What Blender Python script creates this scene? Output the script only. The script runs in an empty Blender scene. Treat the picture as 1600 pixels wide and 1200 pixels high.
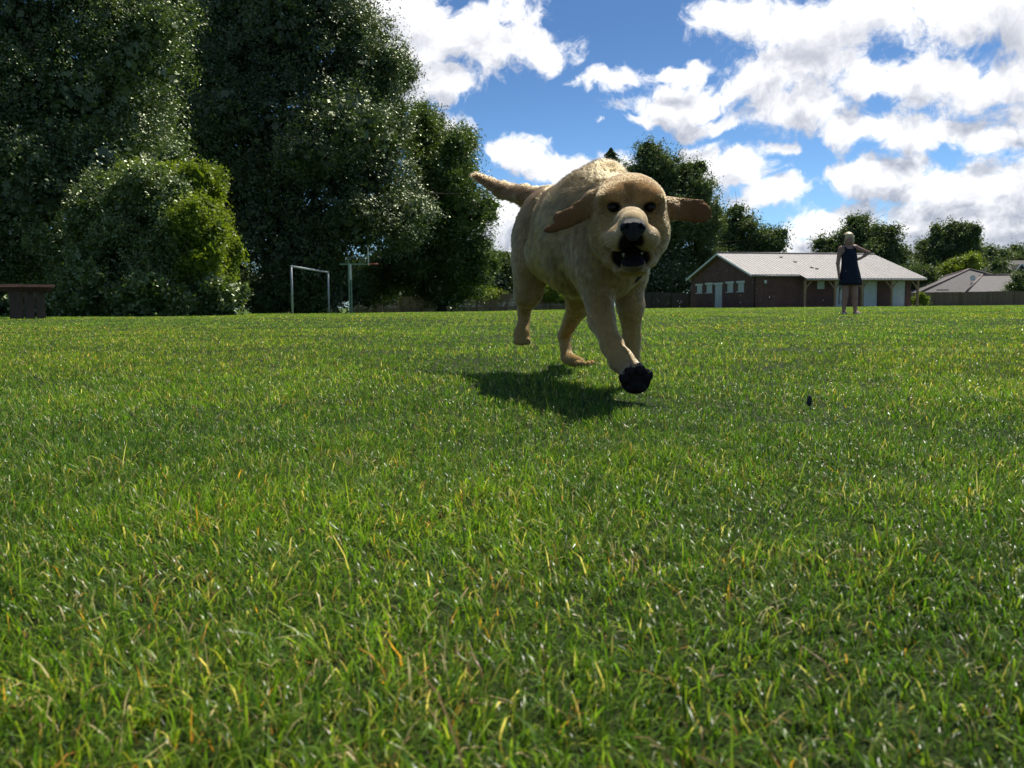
import bpy, math, random
import numpy as np
from mathutils import Vector, Matrix, Euler

random.seed(7)
rng = np.random.default_rng(7)
R = math.radians
scene = bpy.context.scene
col = scene.collection

# ------------------------------------------------------------------ camera
F = 1340.0                       # focal length in pixels of a 1600 x 1200 frame
CAM_H = 0.20
cam_data = bpy.data.cameras.new("camera")
cam = bpy.data.objects.new("camera", cam_data)
col.objects.link(cam)
cam_data.sensor_width = 36.0
cam_data.lens = 36.0 * F / 1600.0
cam_data.clip_start = 0.02
cam_data.clip_end = 3000
CAM_ROT = Matrix.Rotation(R(90 - 5.2), 3, 'X') @ Matrix.Rotation(R(-0.46), 3, 'Z')
cam.matrix_world = Matrix.Translation((0, 0, CAM_H)) @ CAM_ROT.to_4x4()
cam_data.dof.use_dof = True
cam_data.dof.focus_distance = 2.0
cam_data.dof.aperture_fstop = 17.0
scene.camera = cam

# ------------------------------------------------------------------ light
SUN_AZ, SUN_EL = R(32), R(57)
S = Vector((math.sin(SUN_AZ) * math.cos(SUN_EL), math.cos(SUN_AZ) * math.cos(SUN_EL), math.sin(SUN_EL)))
sun_d = bpy.data.lights.new("sun", 'SUN')
sun_d.energy = 5.0
sun_d.angle = R(0.53)
sun_d.color = (1.0, 0.94, 0.84)
sun = bpy.data.objects.new("sun", sun_d)
sun.rotation_euler = S.to_track_quat('Z', 'Y').to_euler()
sun.location = (10, 10, 30)
col.objects.link(sun)
scene.view_settings.view_transform = 'Standard'
scene.view_settings.look = 'None'
scene.view_settings.exposure = 0.38
scene.view_settings.gamma = 1.0
SKY_STRENGTH = 0.11


def at(px, py, Y):
    """point at depth Y (world metres forward) seen at photo pixel px, py"""
    d = CAM_ROT @ Vector(((px - 800) / F, -(py - 600) / F, -1.0))
    return Vector((0, 0, CAM_H)) + d * (Y / d.y)


def gx(px, Y):
    return at(px, 480, Y).x


# ------------------------------------------------------------------ node helpers
class NT:
    def __init__(self, tree):
        self.t = tree

    def n(self, typ, **kw):
        nd = self.t.nodes.new(typ)
        for k, v in kw.items():
            if k.startswith('in_'):
                key = k[3:]
                key = int(key) if key.isdigit() else key.replace('_', ' ')
                self.set(nd.inputs[key], v)
            else:
                setattr(nd, k, v)
        return nd

    def set(self, sock, v):
        if isinstance(v, bpy.types.NodeSocket):
            self.t.links.new(v, sock)
        else:
            sock.default_value = v

    def math(self, op, a, b=0.0, c=None, clamp=False):
        nd = self.t.nodes.new('ShaderNodeMath')
        nd.operation = op
        nd.use_clamp = clamp
        self.set(nd.inputs[0], a)
        self.set(nd.inputs[1], b)
        if c is not None:
            self.set(nd.inputs[2], c)
        return nd.outputs[0]

    def vmath(self, op, a, b=(0, 0, 0), out=0):
        nd = self.t.nodes.new('ShaderNodeVectorMath')
        nd.operation = op
        self.set(nd.inputs[0], a)
        self.set(nd.inputs[1], b)
        return nd.outputs[out]

    def smooth(self, x, lo, hi, a=0.0, b=1.0):
        nd = self.t.nodes.new('ShaderNodeMapRange')
        nd.interpolation_type = 'SMOOTHSTEP'
        self.set(nd.inputs['Value'], x)
        self.set(nd.inputs['From Min'], lo)
        self.set(nd.inputs['From Max'], hi)
        self.set(nd.inputs['To Min'], a)
        self.set(nd.inputs['To Max'], b)
        return nd.outputs[0]

    def mix(self, f, a, b, blend='MIX'):
        nd = self.t.nodes.new('ShaderNodeMix')
        nd.data_type = 'RGBA'
        nd.blend_type = blend
        self.set(nd.inputs[0], f)
        for s, v in ((nd.inputs[6], a), (nd.inputs[7], b)):
            if isinstance(v, (tuple, list)) and len(v) == 3:
                v = (*v, 1)
            self.set(s, v)
        return nd.outputs[2]

    def sheen(self, k):
        lw = self.n('ShaderNodeLayerWeight')
        lw.inputs[0].default_value = .5
        p = self.math('POWER', lw.outputs['Facing'], 4.5)
        return self.math('MULTIPLY', self.math('ADD', self.math('MULTIPLY', p, .30), .035), k, clamp=True)

    def noise(self, vec, scale, detail=3, rough=0.5, dist=0.0, out='Fac'):
        nd = self.t.nodes.new('ShaderNodeTexNoise')
        if vec is not None:
            self.set(nd.inputs['Vector'], vec)
        nd.inputs['Scale'].default_value = scale
        nd.inputs['Detail'].default_value = detail
        nd.inputs['Roughness'].default_value = rough
        nd.inputs['Distortion'].default_value = dist
        return nd.outputs[out]


# ------------------------------------------------------------------ world: sky with clouds
world = bpy.data.worlds.new("World")
scene.world = world
world.use_nodes = True
wt = world.node_tree
wt.nodes.clear()

# clouds: (photo x, photo y, half width, half height, weight)
CL = [(640, 55, 95, 105, 1.0), (745, 60, 115, 62, 1.0), (850, 78, 62, 34, .9), (690, 128, 66, 40, .95), (600, 10, 90, 60, 1), (770, 12, 85, 34, .9),
      (960, 118, 95, 16, .62), (1060, 108, 70, 17, .72), (1075, 158, 115, 36, .85), (1010, 178, 50, 16, .6), (1110, 190, 60, 22, .8),
      (1150, 25, 80, 34, .9), (1250, 55, 120, 52, 1), (1370, 30, 130, 52, 1), (1500, 18, 150, 48, 1), (1240, 112, 120, 48, 1), (1345, 138, 60, 28, .9),
      (1235, 172, 82, 44, 1.0), (1216, 233, 34, 15, .8), (1590, 30, 70, 60, 1),
      (1500, 120, 115, 52, 1), (1580, 105, 70, 50, 1), (1430, 205, 135, 38, 1), (1540, 215, 62, 26, .9), (1335, 212, 55, 30, .85), (1590, 170, 60, 30, .8),
      (1385, 285, 90, 34, .95), (1480, 300, 110, 40, 1), (1590, 280, 80, 52, 1), (1480, 345, 150, 32, .9), (1330, 350, 90, 30, .9), (1590, 350, 80, 40, 1),
      (1140, 272, 74, 34, .95), (1195, 308, 60, 32, .95), (1100, 245, 40, 22, .85), (1280, 352, 60, 24, .85),
      (815, 240, 62, 30, .95), (880, 262, 66, 28, .95), (780, 228, 28, 20, .8), (945, 275, 50, 30, .9),
      (690, 205, 52, 30, .95), (722, 232, 26, 24, .85), (790, 350, 60, 62, .95), (760, 372, 60, 50, .9),
      (936, 183, 12, 5, .5), (1060, 330, 60, 40, .8), (1240, 385, 150, 22, .9), (1450, 385, 200, 26, .9)]

g = bpy.data.node_groups.new("cloud_field", 'ShaderNodeTree')
g.interface.new_socket("P", in_out='INPUT', socket_type='NodeSocketVector')
g.interface.new_socket("Density", in_out='OUTPUT', socket_type='NodeSocketFloat')
q = NT(g)
gi = q.n('NodeGroupInput')
go = q.n('NodeGroupOutput')
P0 = gi.outputs[0]
warp = q.vmath('SCALE', q.vmath('SUBTRACT', q.noise(P0, 9.0, 4, 0.6, out='Color'), (0.5, 0.5, 0.5)))
warp.node.inputs['Scale'].default_value = 0.075
PW = q.vmath('ADD', P0, warp)
acc = None
for (cx, cy, rx, ry, w) in CL:
    d = CAM_ROT @ Vector(((cx - 800) / F, -(cy - 600) / F, -1.0))
    d.normalize()
    az, el = math.atan2(d.x, d.y), math.asin(d.z)
    v = q.vmath('SUBTRACT', PW, (az, el, 0))
    v = q.vmath('MULTIPLY', v, (F / rx * 1.02, F / ry * 1.02, 0))
    ln = q.vmath('LENGTH', v, out=1)
    m = q.math('MULTIPLY', q.math('SUBTRACT', 1.04, ln), w)
    acc = m if acc is None else q.math('SMOOTH_MAX', acc, m, 0.25)
# outside the frame: loose random cumulus
sx = q.n('ShaderNodeSeparateXYZ')
g.links.new(P0, sx.inputs[0])
out_az = q.smooth(q.math('ABSOLUTE', sx.outputs[0]), 0.68, 0.85)
out_el = q.smooth(sx.outputs[1], 0.40, 0.5)
outm = q.math('MAXIMUM', out_az, out_el)
low = q.math('MULTIPLY', q.math('SUBTRACT', q.noise(P0, 3.2, 3, .5), 0.57), 4.0)
low = q.math('MULTIPLY', low, outm)
acc = q.math('MAXIMUM', acc, q.math('ADD', q.math('SUBTRACT', outm, 1.0), low))
acc = q.math('MINIMUM', acc, 0.75)
acc = q.math('MAXIMUM', acc, -1.0)
fb = q.noise(PW, 27.0, 8, 0.64)
fb2 = q.noise(PW, 9.0, 3, 0.5)
det = q.math('ADD', q.math('MULTIPLY', q.math('SUBTRACT', fb, 0.5), 2.05), q.math('MULTIPLY', q.math('SUBTRACT', fb2, 0.5), 0.9))
g.links.new(q.math('ADD', acc, det), go.inputs[0])

w_ = NT(wt)
tc = w_.n('ShaderNodeTexCoord')
sep = w_.n('ShaderNodeSeparateXYZ')
wt.links.new(tc.outputs['Generated'], sep.inputs[0])
azn = w_.math('ARCTAN2', sep.outputs[0], sep.outputs[1])
eln = w_.math('ARCSINE', sep.outputs[2])
cmb = w_.n('ShaderNodeCombineXYZ')
wt.links.new(azn, cmb.inputs[0])
wt.links.new(eln, cmb.inputs[1])


def dens(offset):
    gn = wt.nodes.new('ShaderNodeGroup')
    gn.node_tree = g
    v = w_.vmath('ADD', cmb.outputs[0], offset)
    wt.links.new(v, gn.inputs[0])
    return gn.outputs[0]


d0 = dens((0, 0, 0))
d1 = dens((0.008, 0.026, 0))
cover = w_.smooth(d0, -0.02, 0.46)
thick = w_.smooth(d0, 0.25, 1.25)
above = w_.smooth(d1, 0.0, 1.05)
relief = w_.math('MULTIPLY', w_.math('SUBTRACT', d1, d0), .42)
shade = w_.math('MULTIPLY', w_.math('ADD', w_.math('ADD', relief, w_.math('MULTIPLY', thick, 0.36)), w_.math('MULTIPLY', above, 0.62), clamp=True), w_.smooth(eln, .10, .36, 1.05, .62), clamp=True)
sky = w_.n('ShaderNodeTexSky')
sky.sky_type = 'NISHITA'
sky.sun_disc = False
sky.sun_elevation = SUN_EL
sky.sun_rotation = SUN_AZ
sky.air_density = 1.0
sky.dust_density = 0.35
sky.ozone_density = 2.5
skyc = w_.mix(1.0, sky.outputs[0], (0.60, 0.88, 1.20), 'MULTIPLY')
hz = w_.smooth(eln, -0.02, 0.32, 0.84, 0.50)
skyc = w_.mix(1.0, skyc, hz, 'MULTIPLY')
cloudc = w_.mix(shade, (8.4, 8.4, 8.5), (2.5, 2.75, 3.5))
full = w_.mix(w_.math('MULTIPLY', cover, 0.97), skyc, cloudc)
bg = w_.n('ShaderNodeBackground')
wt.links.new(full, bg.inputs[0])
bg.inputs[1].default_value = SKY_STRENGTH
wo = w_.n('ShaderNodeOutputWorld')
wt.links.new(bg.outputs[0], wo.inputs[0])

# ------------------------------------------------------------------ terrain


def sstep(a, b, x):
    t = np.clip((np.asarray(x, float) - a) / (b - a), 0, 1)
    return t * t * (3 - 2 * t)


def ground_z(x, y):
    x = np.asarray(x, float)
    y = np.asarray(y, float)
    a = 0.12 + 0.22 * (1 - sstep(-10, 12, x))
    z = -a * (np.clip(y - 18, 0, 110) / 60.0) ** 1.3
    near = sstep(3.5, 9, np.hypot(x, y))
    z = z + 0.010 * near * (np.sin(x * 0.9 + 1.3 * np.sin(y * 0.31)) + np.sin(y * 0.55 + x * 0.23))
    z = z + 0.004 * np.sin(x * 7.3 + 2 * np.sin(y * 3.1)) * np.sin(y * 6.1 + 1.0)
    return z


def gz(x, y):
    return float(ground_z(x, y))


# ------------------------------------------------------------------ object helpers
def tag(o, label=None, cat=None, group=None, kind=None):
    if label: o['label'] = label
    if cat: o['category'] = cat
    if group: o['group'] = group
    if kind: o['kind'] = kind
    return o


def empty(name, loc, rz=0.0):
    o = bpy.data.objects.new(name, None)
    o.location = loc
    o.rotation_euler = (0, 0, rz)
    o.empty_display_size = 0.1
    col.objects.link(o)
    return o


def link(name, me, mat=None, parent=None):
    o = bpy.data.objects.new(name, me)
    if mat is not None:
        me.materials.append(mat)
    col.objects.link(o)
    if parent is not None:
        o.parent = parent
    return o


def np_mesh(name, verts, faces_list, smooth=False):
    """faces_list: list of int arrays (n,k) with k constant per array"""
    me = bpy.data.meshes.new(name)
    verts = np.asarray(verts, np.float32)
    me.vertices.add(len(verts))
    me.vertices.foreach_set('co', verts.ravel())
    loops = np.concatenate([f.ravel() for f in faces_list]).astype(np.int32)
    tot = np.concatenate([np.full(len(f), f.shape[1], np.int32) for f in faces_list])
    start = np.concatenate([[0], np.cumsum(tot)[:-1]]).astype(np.int32)
    me.loops.add(len(loops))
    me.loops.foreach_set('vertex_index', loops)
    me.polygons.add(len(tot))
    me.polygons.foreach_set('loop_start', start)
    me.polygons.foreach_set('use_smooth', np.full(len(tot), smooth))
    me.update()
    return me


def color_attr(me, name, arr, domain='POINT'):
    a = me.attributes.new(name, 'FLOAT_COLOR', domain)
    c = np.ones((len(arr), 4), np.float32)
    c[:, :3] = arr
    a.data.foreach_set('color', c.ravel())


class MB:
    """collects solid pieces into one mesh"""

    def __init__(self, M=None):
        self.v, self.f = [], []
        self.M = M

    def add(self, vs, fs):
        b = len(self.v)
        for p in vs:
            p = Vector(p)
            self.v.append(self.M @ p if self.M else p)
        self.f += [tuple(i + b for i in f) for f in fs]
        return self

    def box(self, x0, x1, y0, y1, z0, z1):
        return self.hexa([(x0, y0, z0), (x1, y0, z0), (x1, y1, z0), (x0, y1, z0), (x0, y0, z1), (x1, y0, z1), (x1, y1, z1), (x0, y1, z1)])

    def hexa(self, p):
        return self.add(p, [(0, 3, 2, 1), (4, 5, 6, 7), (0, 1, 5, 4), (1, 2, 6, 5), (2, 3, 7, 6), (3, 0, 4, 7)])

    def bar(self, a, b, w, h, up=(0, 0, 1)):
        a, b = Vector(a), Vector(b)
        d = (b - a).normalized()
        u = Vector(up)
        s = d.cross(u)
        if s.length < 1e-4:
            s = d.cross(Vector((1, 0, 0)))
        s.normalize()
        u = s.cross(d)
        s, u = s * w / 2, u * h / 2
        return self.hexa([a - s - u, a + s - u, b + s - u, b - s - u, a - s + u, a + s + u, b + s + u, b - s + u])

    def tube(self, pts, rad, seg=10, caps=True):
        pts = [Vector(p) for p in pts]
        if not hasattr(rad, '__len__'):
            rad = [rad] * len(pts)
        vs, fs = [], []
        n = len(pts)
        prev = None
        for i, p in enumerate(pts):
            d = (pts[min(i + 1, n - 1)] - pts[max(i - 1, 0)]).normalized()
            if prev is None:
                s = d.cross(Vector((0.13, 0.27, 0.95)))
                if s.length < 0.1:
                    s = d.cross(Vector((1, 0, 0)))
            else:
                s = prev - d * prev.dot(d)
            s.normalize()
            prev = s
            u = d.cross(s)
            for k in range(seg):
                a = 2 * math.pi * k / seg
                vs.append(p + (s * math.cos(a) + u * math.sin(a)) * rad[i])
        for i in range(n - 1):
            for k in range(seg):
                k2 = (k + 1) % seg
                fs.append((i * seg + k, i * seg + k2, (i + 1) * seg + k2, (i + 1) * seg + k))
        if caps:
            fs.append(tuple(range(seg))[::-1])
            fs.append(tuple((n - 1) * seg + k for k in range(seg)))
        return self.add(vs, fs)

    def ball(self, c, r, seg=14, rings=9, rot=None):
        if not hasattr(r, '__len__'):
            r = (r, r, r)
        c = Vector(c)
        vs, fs = [], []
        for i in range(rings + 1):
            th = math.pi * i / rings
            for k in range(seg):
                ph = 2 * math.pi * k / seg
                v = Vector((r[0] * math.sin(th) * math.cos(ph), r[1] * math.sin(th) * math.sin(ph), r[2] * math.cos(th)))
                if rot is not None:
                    v = rot @ v
                vs.append(c + v)
        for i in range(rings):
            for k in range(seg):
                k2 = (k + 1) % seg
                if i == 0:
                    fs.append((k, (i + 1) * seg + k, (i + 1) * seg + k2))
                elif i == rings - 1:
                    fs.append((i * seg + k, (i + 1) * seg + k, i * seg + k2))
                else:
                    fs.append((i * seg + k, (i + 1) * seg + k, (i + 1) * seg + k2, i * seg + k2))
        return self.add(vs, fs)

    def prism(self, poly, y0, y1, swap=False):
        """poly in (x,z), extruded along y from y0 to y1"""
        n = len(poly)
        vs = [(x, y0, z) for x, z in poly] + [(x, y1, z) for x, z in poly]
        fs = [tuple(range(n)), tuple(range(2 * n - 1, n - 1, -1))]
        fs += [(i, (i + 1) % n + 0, (i + 1) % n + n, i + n)[::-1] for i in range(n)]
        return self.add(vs, fs)

    def build(self, name, mat, parent=None, smooth=False):
        me = bpy.data.meshes.new(name)
        me.from_pydata([tuple(v) for v in self.v], [], self.f)
        if smooth:
            for p in me.polygons:
                p.use_smooth = True
        me.update()
        return link(name, me, mat, parent)


# ------------------------------------------------------------------ materials
def new_mat(name):
    m = bpy.data.materials.new(name)
    m.use_nodes = True
    m.node_tree.nodes.clear()
    return m, NT(m.node_tree)


def simple(name, c, rough=0.7, var=0.25, scale=6.0, metallic=0.0, spec=0.4, bump=0.0, bscale=40, stretch=(1, 1, 1)):
    m, t = new_mat(name)
    tcn = t.n('ShaderNodeTexCoord')
    v = t.vmath('MULTIPLY', tcn.outputs['Object'], stretch)
    nz = t.noise(v, scale, 5, 0.6)
    f = t.smooth(nz, 0.25, 0.75)
    lo = tuple(x * (1 - var) for x in c)
    hi = tuple(min(1, x * (1 + var)) for x in c)
    cc = t.mix(f, lo, hi)
    b = t.n('ShaderNodeBsdfPrincipled')
    m.node_tree.links.new(cc, b.inputs['Base Color'])
    b.inputs['Roughness'].default_value = rough
    b.inputs['Metallic'].default_value = metallic
    b.inputs['Specular IOR Level'].default_value = spec
    if bump:
        bn = t.n('ShaderNodeBump')
        bn.inputs['Strength'].default_value = bump
        bn.inputs['Distance'].default_value = 0.01
        m.node_tree.links.new(t.noise(v, bscale, 4, .6), bn.inputs['Height'])
        m.node_tree.links.new(bn.outputs[0], b.inputs['Normal'])
    o = t.n('ShaderNodeOutputMaterial')
    m.node_tree.links.new(b.outputs[0], o.inputs[0])
    return m


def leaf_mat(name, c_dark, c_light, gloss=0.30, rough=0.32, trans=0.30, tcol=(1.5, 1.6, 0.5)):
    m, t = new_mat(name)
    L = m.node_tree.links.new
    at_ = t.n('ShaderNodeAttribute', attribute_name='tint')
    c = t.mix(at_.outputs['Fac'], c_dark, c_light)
    di = t.n('ShaderNodeBsdfDiffuse')
    L(c, di.inputs[0])
    tr = t.n('ShaderNodeBsdfTranslucent')
    L(t.mix(1.0, c, tcol, 'MULTIPLY'), tr.inputs[0])
    gl = t.n('ShaderNodeBsdfGlossy')
    gl.inputs['Roughness'].default_value = rough
    gl.inputs[0].default_value = (.88, .95, .72, 1)
    m1 = t.n('ShaderNodeMixShader')
    m1.inputs[0].default_value = trans
    L(di.outputs[0], m1.inputs[1]); L(tr.outputs[0], m1.inputs[2])
    m2 = t.n('ShaderNodeMixShader')
    L(t.sheen(gloss / 0.3), m2.inputs[0])
    L(m1.outputs[0], m2.inputs[1]); L(gl.outputs[0], m2.inputs[2])
    o = t.n('ShaderNodeOutputMaterial')
    L(m2.outputs[0], o.inputs[0])
    return m


def vcol_mat(name, attr='Col', rough=0.5, trans=0.3, gloss=0.3, tcol=(1.4, 1.4, 0.6), spec=1.0):
    m, t = new_mat(name)
    L = m.node_tree.links.new
    a = t.n('ShaderNodeAttribute', attribute_name=attr)
    c = a.outputs['Color']
    di = t.n('ShaderNodeBsdfDiffuse')
    L(c, di.inputs[0])
    tr = t.n('ShaderNodeBsdfTranslucent')
    L(t.mix(1.0, c, tcol, 'MULTIPLY'), tr.inputs[0])
    m1 = t.n('ShaderNodeMixShader')
    m1.inputs[0].default_value = trans
    L(di.outputs[0], m1.inputs[1]); L(tr.outputs[0], m1.inputs[2])
    gl = t.n('ShaderNodeBsdfGlossy')
    gl.inputs['Roughness'].default_value = rough
    m2 = t.n('ShaderNodeMixShader')
    L(t.sheen(spec), m2.inputs[0])
    L(m1.outputs[0], m2.inputs[1]); L(gl.outputs[0], m2.inputs[2])
    o = t.n('ShaderNodeOutputMaterial')
    L(m2.outputs[0], o.inputs[0])
    return m


def brick_mat():
    m, t = new_mat('red_brick')
    L = m.node_tree.links.new
    tcn = t.n('ShaderNodeTexCoord')
    sp = t.n('ShaderNodeSeparateXYZ')
    L(tcn.outputs['Object'], sp.inputs[0])
    cb = t.n('ShaderNodeCombineXYZ')
    L(t.math('ADD', sp.outputs[0], sp.outputs[1]), cb.inputs[0])
    L(sp.outputs[2], cb.inputs[1])
    br = t.n('ShaderNodeTexBrick')
    L(cb.outputs[0], br.inputs['Vector'])
    br.inputs['Color1'].default_value = (.135, .052, .036, 1)
    br.inputs['Color2'].default_value = (.092, .038, .028, 1)
    br.inputs['Mortar'].default_value = (.13, .09, .075, 1)
    br.inputs['Scale'].default_value = 1.0
    br.inputs['Brick Width'].default_value = .225
    br.inputs['Row Height'].default_value = .075
    br.inputs['Mortar Size'].default_value = .008
    nz = t.noise(tcn.outputs['Object'], 0.9, 5, .65)
    c = t.mix(1.0, br.outputs[0], t.smooth(nz, .2, .8, .7, 1.25), 'MULTIPLY')
    b = t.n('ShaderNodeBsdfPrincipled')
    L(c, b.inputs['Base Color'])
    b.inputs['Roughness'].default_value = .85
    o = t.n('ShaderNodeOutputMaterial')
    L(b.outputs[0], o.inputs[0])
    return m


def plank_mat(name, c1, c2, width=0.12, axis=0):
    m, t = new_mat(name)
    L = m.node_tree.links.new
    tcn = t.n('ShaderNodeTexCoord')
    sp = t.n('ShaderNodeSeparateXYZ')
    L(tcn.outputs['Object'], sp.inputs[0])
    cell = t.math('FLOOR', t.math('DIVIDE', sp.outputs[axis], width))
    wn = t.n('ShaderNodeTexWhiteNoise', noise_dimensions='1D')
    L(cell, wn.inputs['W'])
    v = t.vmath('MULTIPLY', tcn.outputs['Object'], (14, 14, 1.2))
    nz = t.noise(v, 1.5, 5, .65)
    f = t.math('ADD', t.math('MULTIPLY', wn.outputs[0], .55), t.math('MULTIPLY', nz, .45))
    c = t.mix(f, c1, c2)
    b = t.n('ShaderNodeBsdfPrincipled')
    L(c, b.inputs['Base Color'])
    b.inputs['Roughness'].default_value = .8
    o = t.n('ShaderNodeOutputMaterial')
    L(b.outputs[0], o.inputs[0])
    return m


def ground_mat():
    m, t = new_mat('turf_soil')
    L = m.node_tree.links.new
    tcn = t.n('ShaderNodeTexCoord')
    ob = tcn.outputs['Object']
    n1 = t.noise(ob, 60.0, 6, .7)
    n2 = t.noise(ob, 0.35, 4, .6)
    soil = t.mix(t.smooth(n1, .3, .7), (.010, .016, .004), (.030, .046, .010))
    green = t.mix(t.smooth(n2, .3, .7), (.055, .105, .018), (.10, .15, .030))
    geo = t.n('ShaderNodeNewGeometry')
    ln = t.vmath('LENGTH', geo.outputs['Position'], out=1)
    c = t.mix(t.smooth(ln, 10, 40), soil, green)
    b = t.n('ShaderNodeBsdfPrincipled')
    L(c, b.inputs['Base Color'])
    b.inputs['Roughness'].default_value = .95
    b.inputs['Specular IOR Level'].default_value = .1
    o = t.n('ShaderNodeOutputMaterial')
    L(b.outputs[0], o.inputs[0])
    return m


MAT = {
    'brick': brick_mat(),
    'bark': simple('bark', (.055, .042, .03), .9, .4, 12, bump=.6, stretch=(1, 1, .25)),
    'roof_sheet': simple('pale_roof_sheet', (.215, .192, .182), .55, .14, 1.2, spec=.3),
    'white_trim': simple('white_trim', (.62, .63, .60), .5, .08, 3),
    'shutter': simple('pale_shutter', (.50, .53, .50), .5, .08, 3),
    'timber': simple('porch_timber', (.30, .19, .11), .7, .3, 6, stretch=(4, 4, 1)),
    'dark': simple('dark_paint', (.02, .02, .022), .5, .2),
    'grey_metal': simple('galvanised_metal', (.42, .44, .45), .35, .15, 12, metallic=.6),
    'white_metal': simple('white_painted_steel', (.34, .38, .41), .4, .12, 8),
    'green_metal': simple('weathered_green_steel', (.20, .30, .22), .5, .3, 8),
    'board': simple('backboard_white', (.62, .62, .60), .5, .15, 5),
    'orange': simple('orange_rim_paint', (.34, .07, .045), .5, .15, 8),
    'fence': plank_mat('weathered_fence_boards', (.12, .082, .052), (.23, .165, .105)),
    'fence_dark': plank_mat('dark_fence_boards', (.03, .027, .022), (.06, .05, .042)),
    'bench_top': simple('red_planks_sunlit_tone', (.36, .15, .095), .6, .4, 5, stretch=(1, 6, 6), bump=.4),  # reddish brown wood, colour brightened to look sunlit
    'bench_leg': simple('brown_stained_boards', (.075, .048, .030), .7, .35, 5, stretch=(6, 6, 1), bump=.4),
    'tile': simple('grey_roof_tiles', (.088, .080, .078), .75, .22, 2.0, stretch=(1, 1, 3)),
    'tile_dark': simple('dark_roof_tiles', (.032, .029, .030), .75, .25, 2.0),
    'ridge': simple('brown_ridge_tiles', (.14, .10, .09), .7, .2, 3),
    'render_wall': simple('rendered_wall', (.50, .46, .40), .85, .12, 2),
    'glass': simple('dark_window_glass', (.03, .035, .04), .08, .1, 2, spec=.8),
}

# ------------------------------------------------------------------ ground sheet
xs = np.concatenate([-np.geomspace(600, 8, 26), np.linspace(-7, 7, 41), np.geomspace(8, 600, 26)])
ys = np.concatenate([np.array([-60, -30, -15, -8, -4]), np.linspace(-2, 10, 41), np.geomspace(10.6, 900, 44)])
X, Y = np.meshgrid(xs, ys)
V = np.stack([X, Y, ground_z(X, Y)], -1).reshape(-1, 3)
nx, ny = len(xs), len(ys)
idx = np.arange(nx * ny).reshape(ny, nx)
Q = np.stack([idx[:-1, :-1], idx[:-1, 1:], idx[1:, 1:], idx[1:, :-1]], -1).reshape(-1, 4)
ground = link('ground', np_mesh('ground', V, [Q], True), ground_mat())
tag(ground, 'soil and turf of the wide mown playing field', 'ground', kind='structure')


# ------------------------------------------------------------------ grass
def vnoise(x, y, s, seed):
    """cheap value noise"""
    x = x * s + seed * 17.3
    y = y * s + seed * 9.1
    xi, yi = np.floor(x).astype(np.int64), np.floor(y).astype(np.int64)
    fx, fy = x - xi, y - yi
    fx = fx * fx * (3 - 2 * fx)
    fy = fy * fy * (3 - 2 * fy)

    def h(i, j):
        n = (i * 374761393 + j * 668265263 + seed * 144269) & 0x7fffffff
        n = ((n ^ (n >> 13)) * 1274126177) & 0x7fffffff
        return ((n ^ (n >> 16)) & 0xffff) / 65535.0
    return (h(xi, yi) * (1 - fx) + h(xi + 1, yi) * fx) * (1 - fy) + (h(xi, yi + 1) * (1 - fx) + h(xi + 1, yi + 1) * fx) * fy


def line_mask(x, y):
    """worn white pitch line crossing the right of the field"""
    a, b = np.array([0.55, 3.9]), np.array([3.1, 3.1])
    d = (b - a) / np.linalg.norm(b - a)
    px, py = x - a[0], y - a[1]
    t = px * d[0] + py * d[1]
    s = np.abs(-px * d[1] + py * d[0])
    return np.exp(-(s / 0.05) ** 2) * sstep(0, .4, t)


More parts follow.
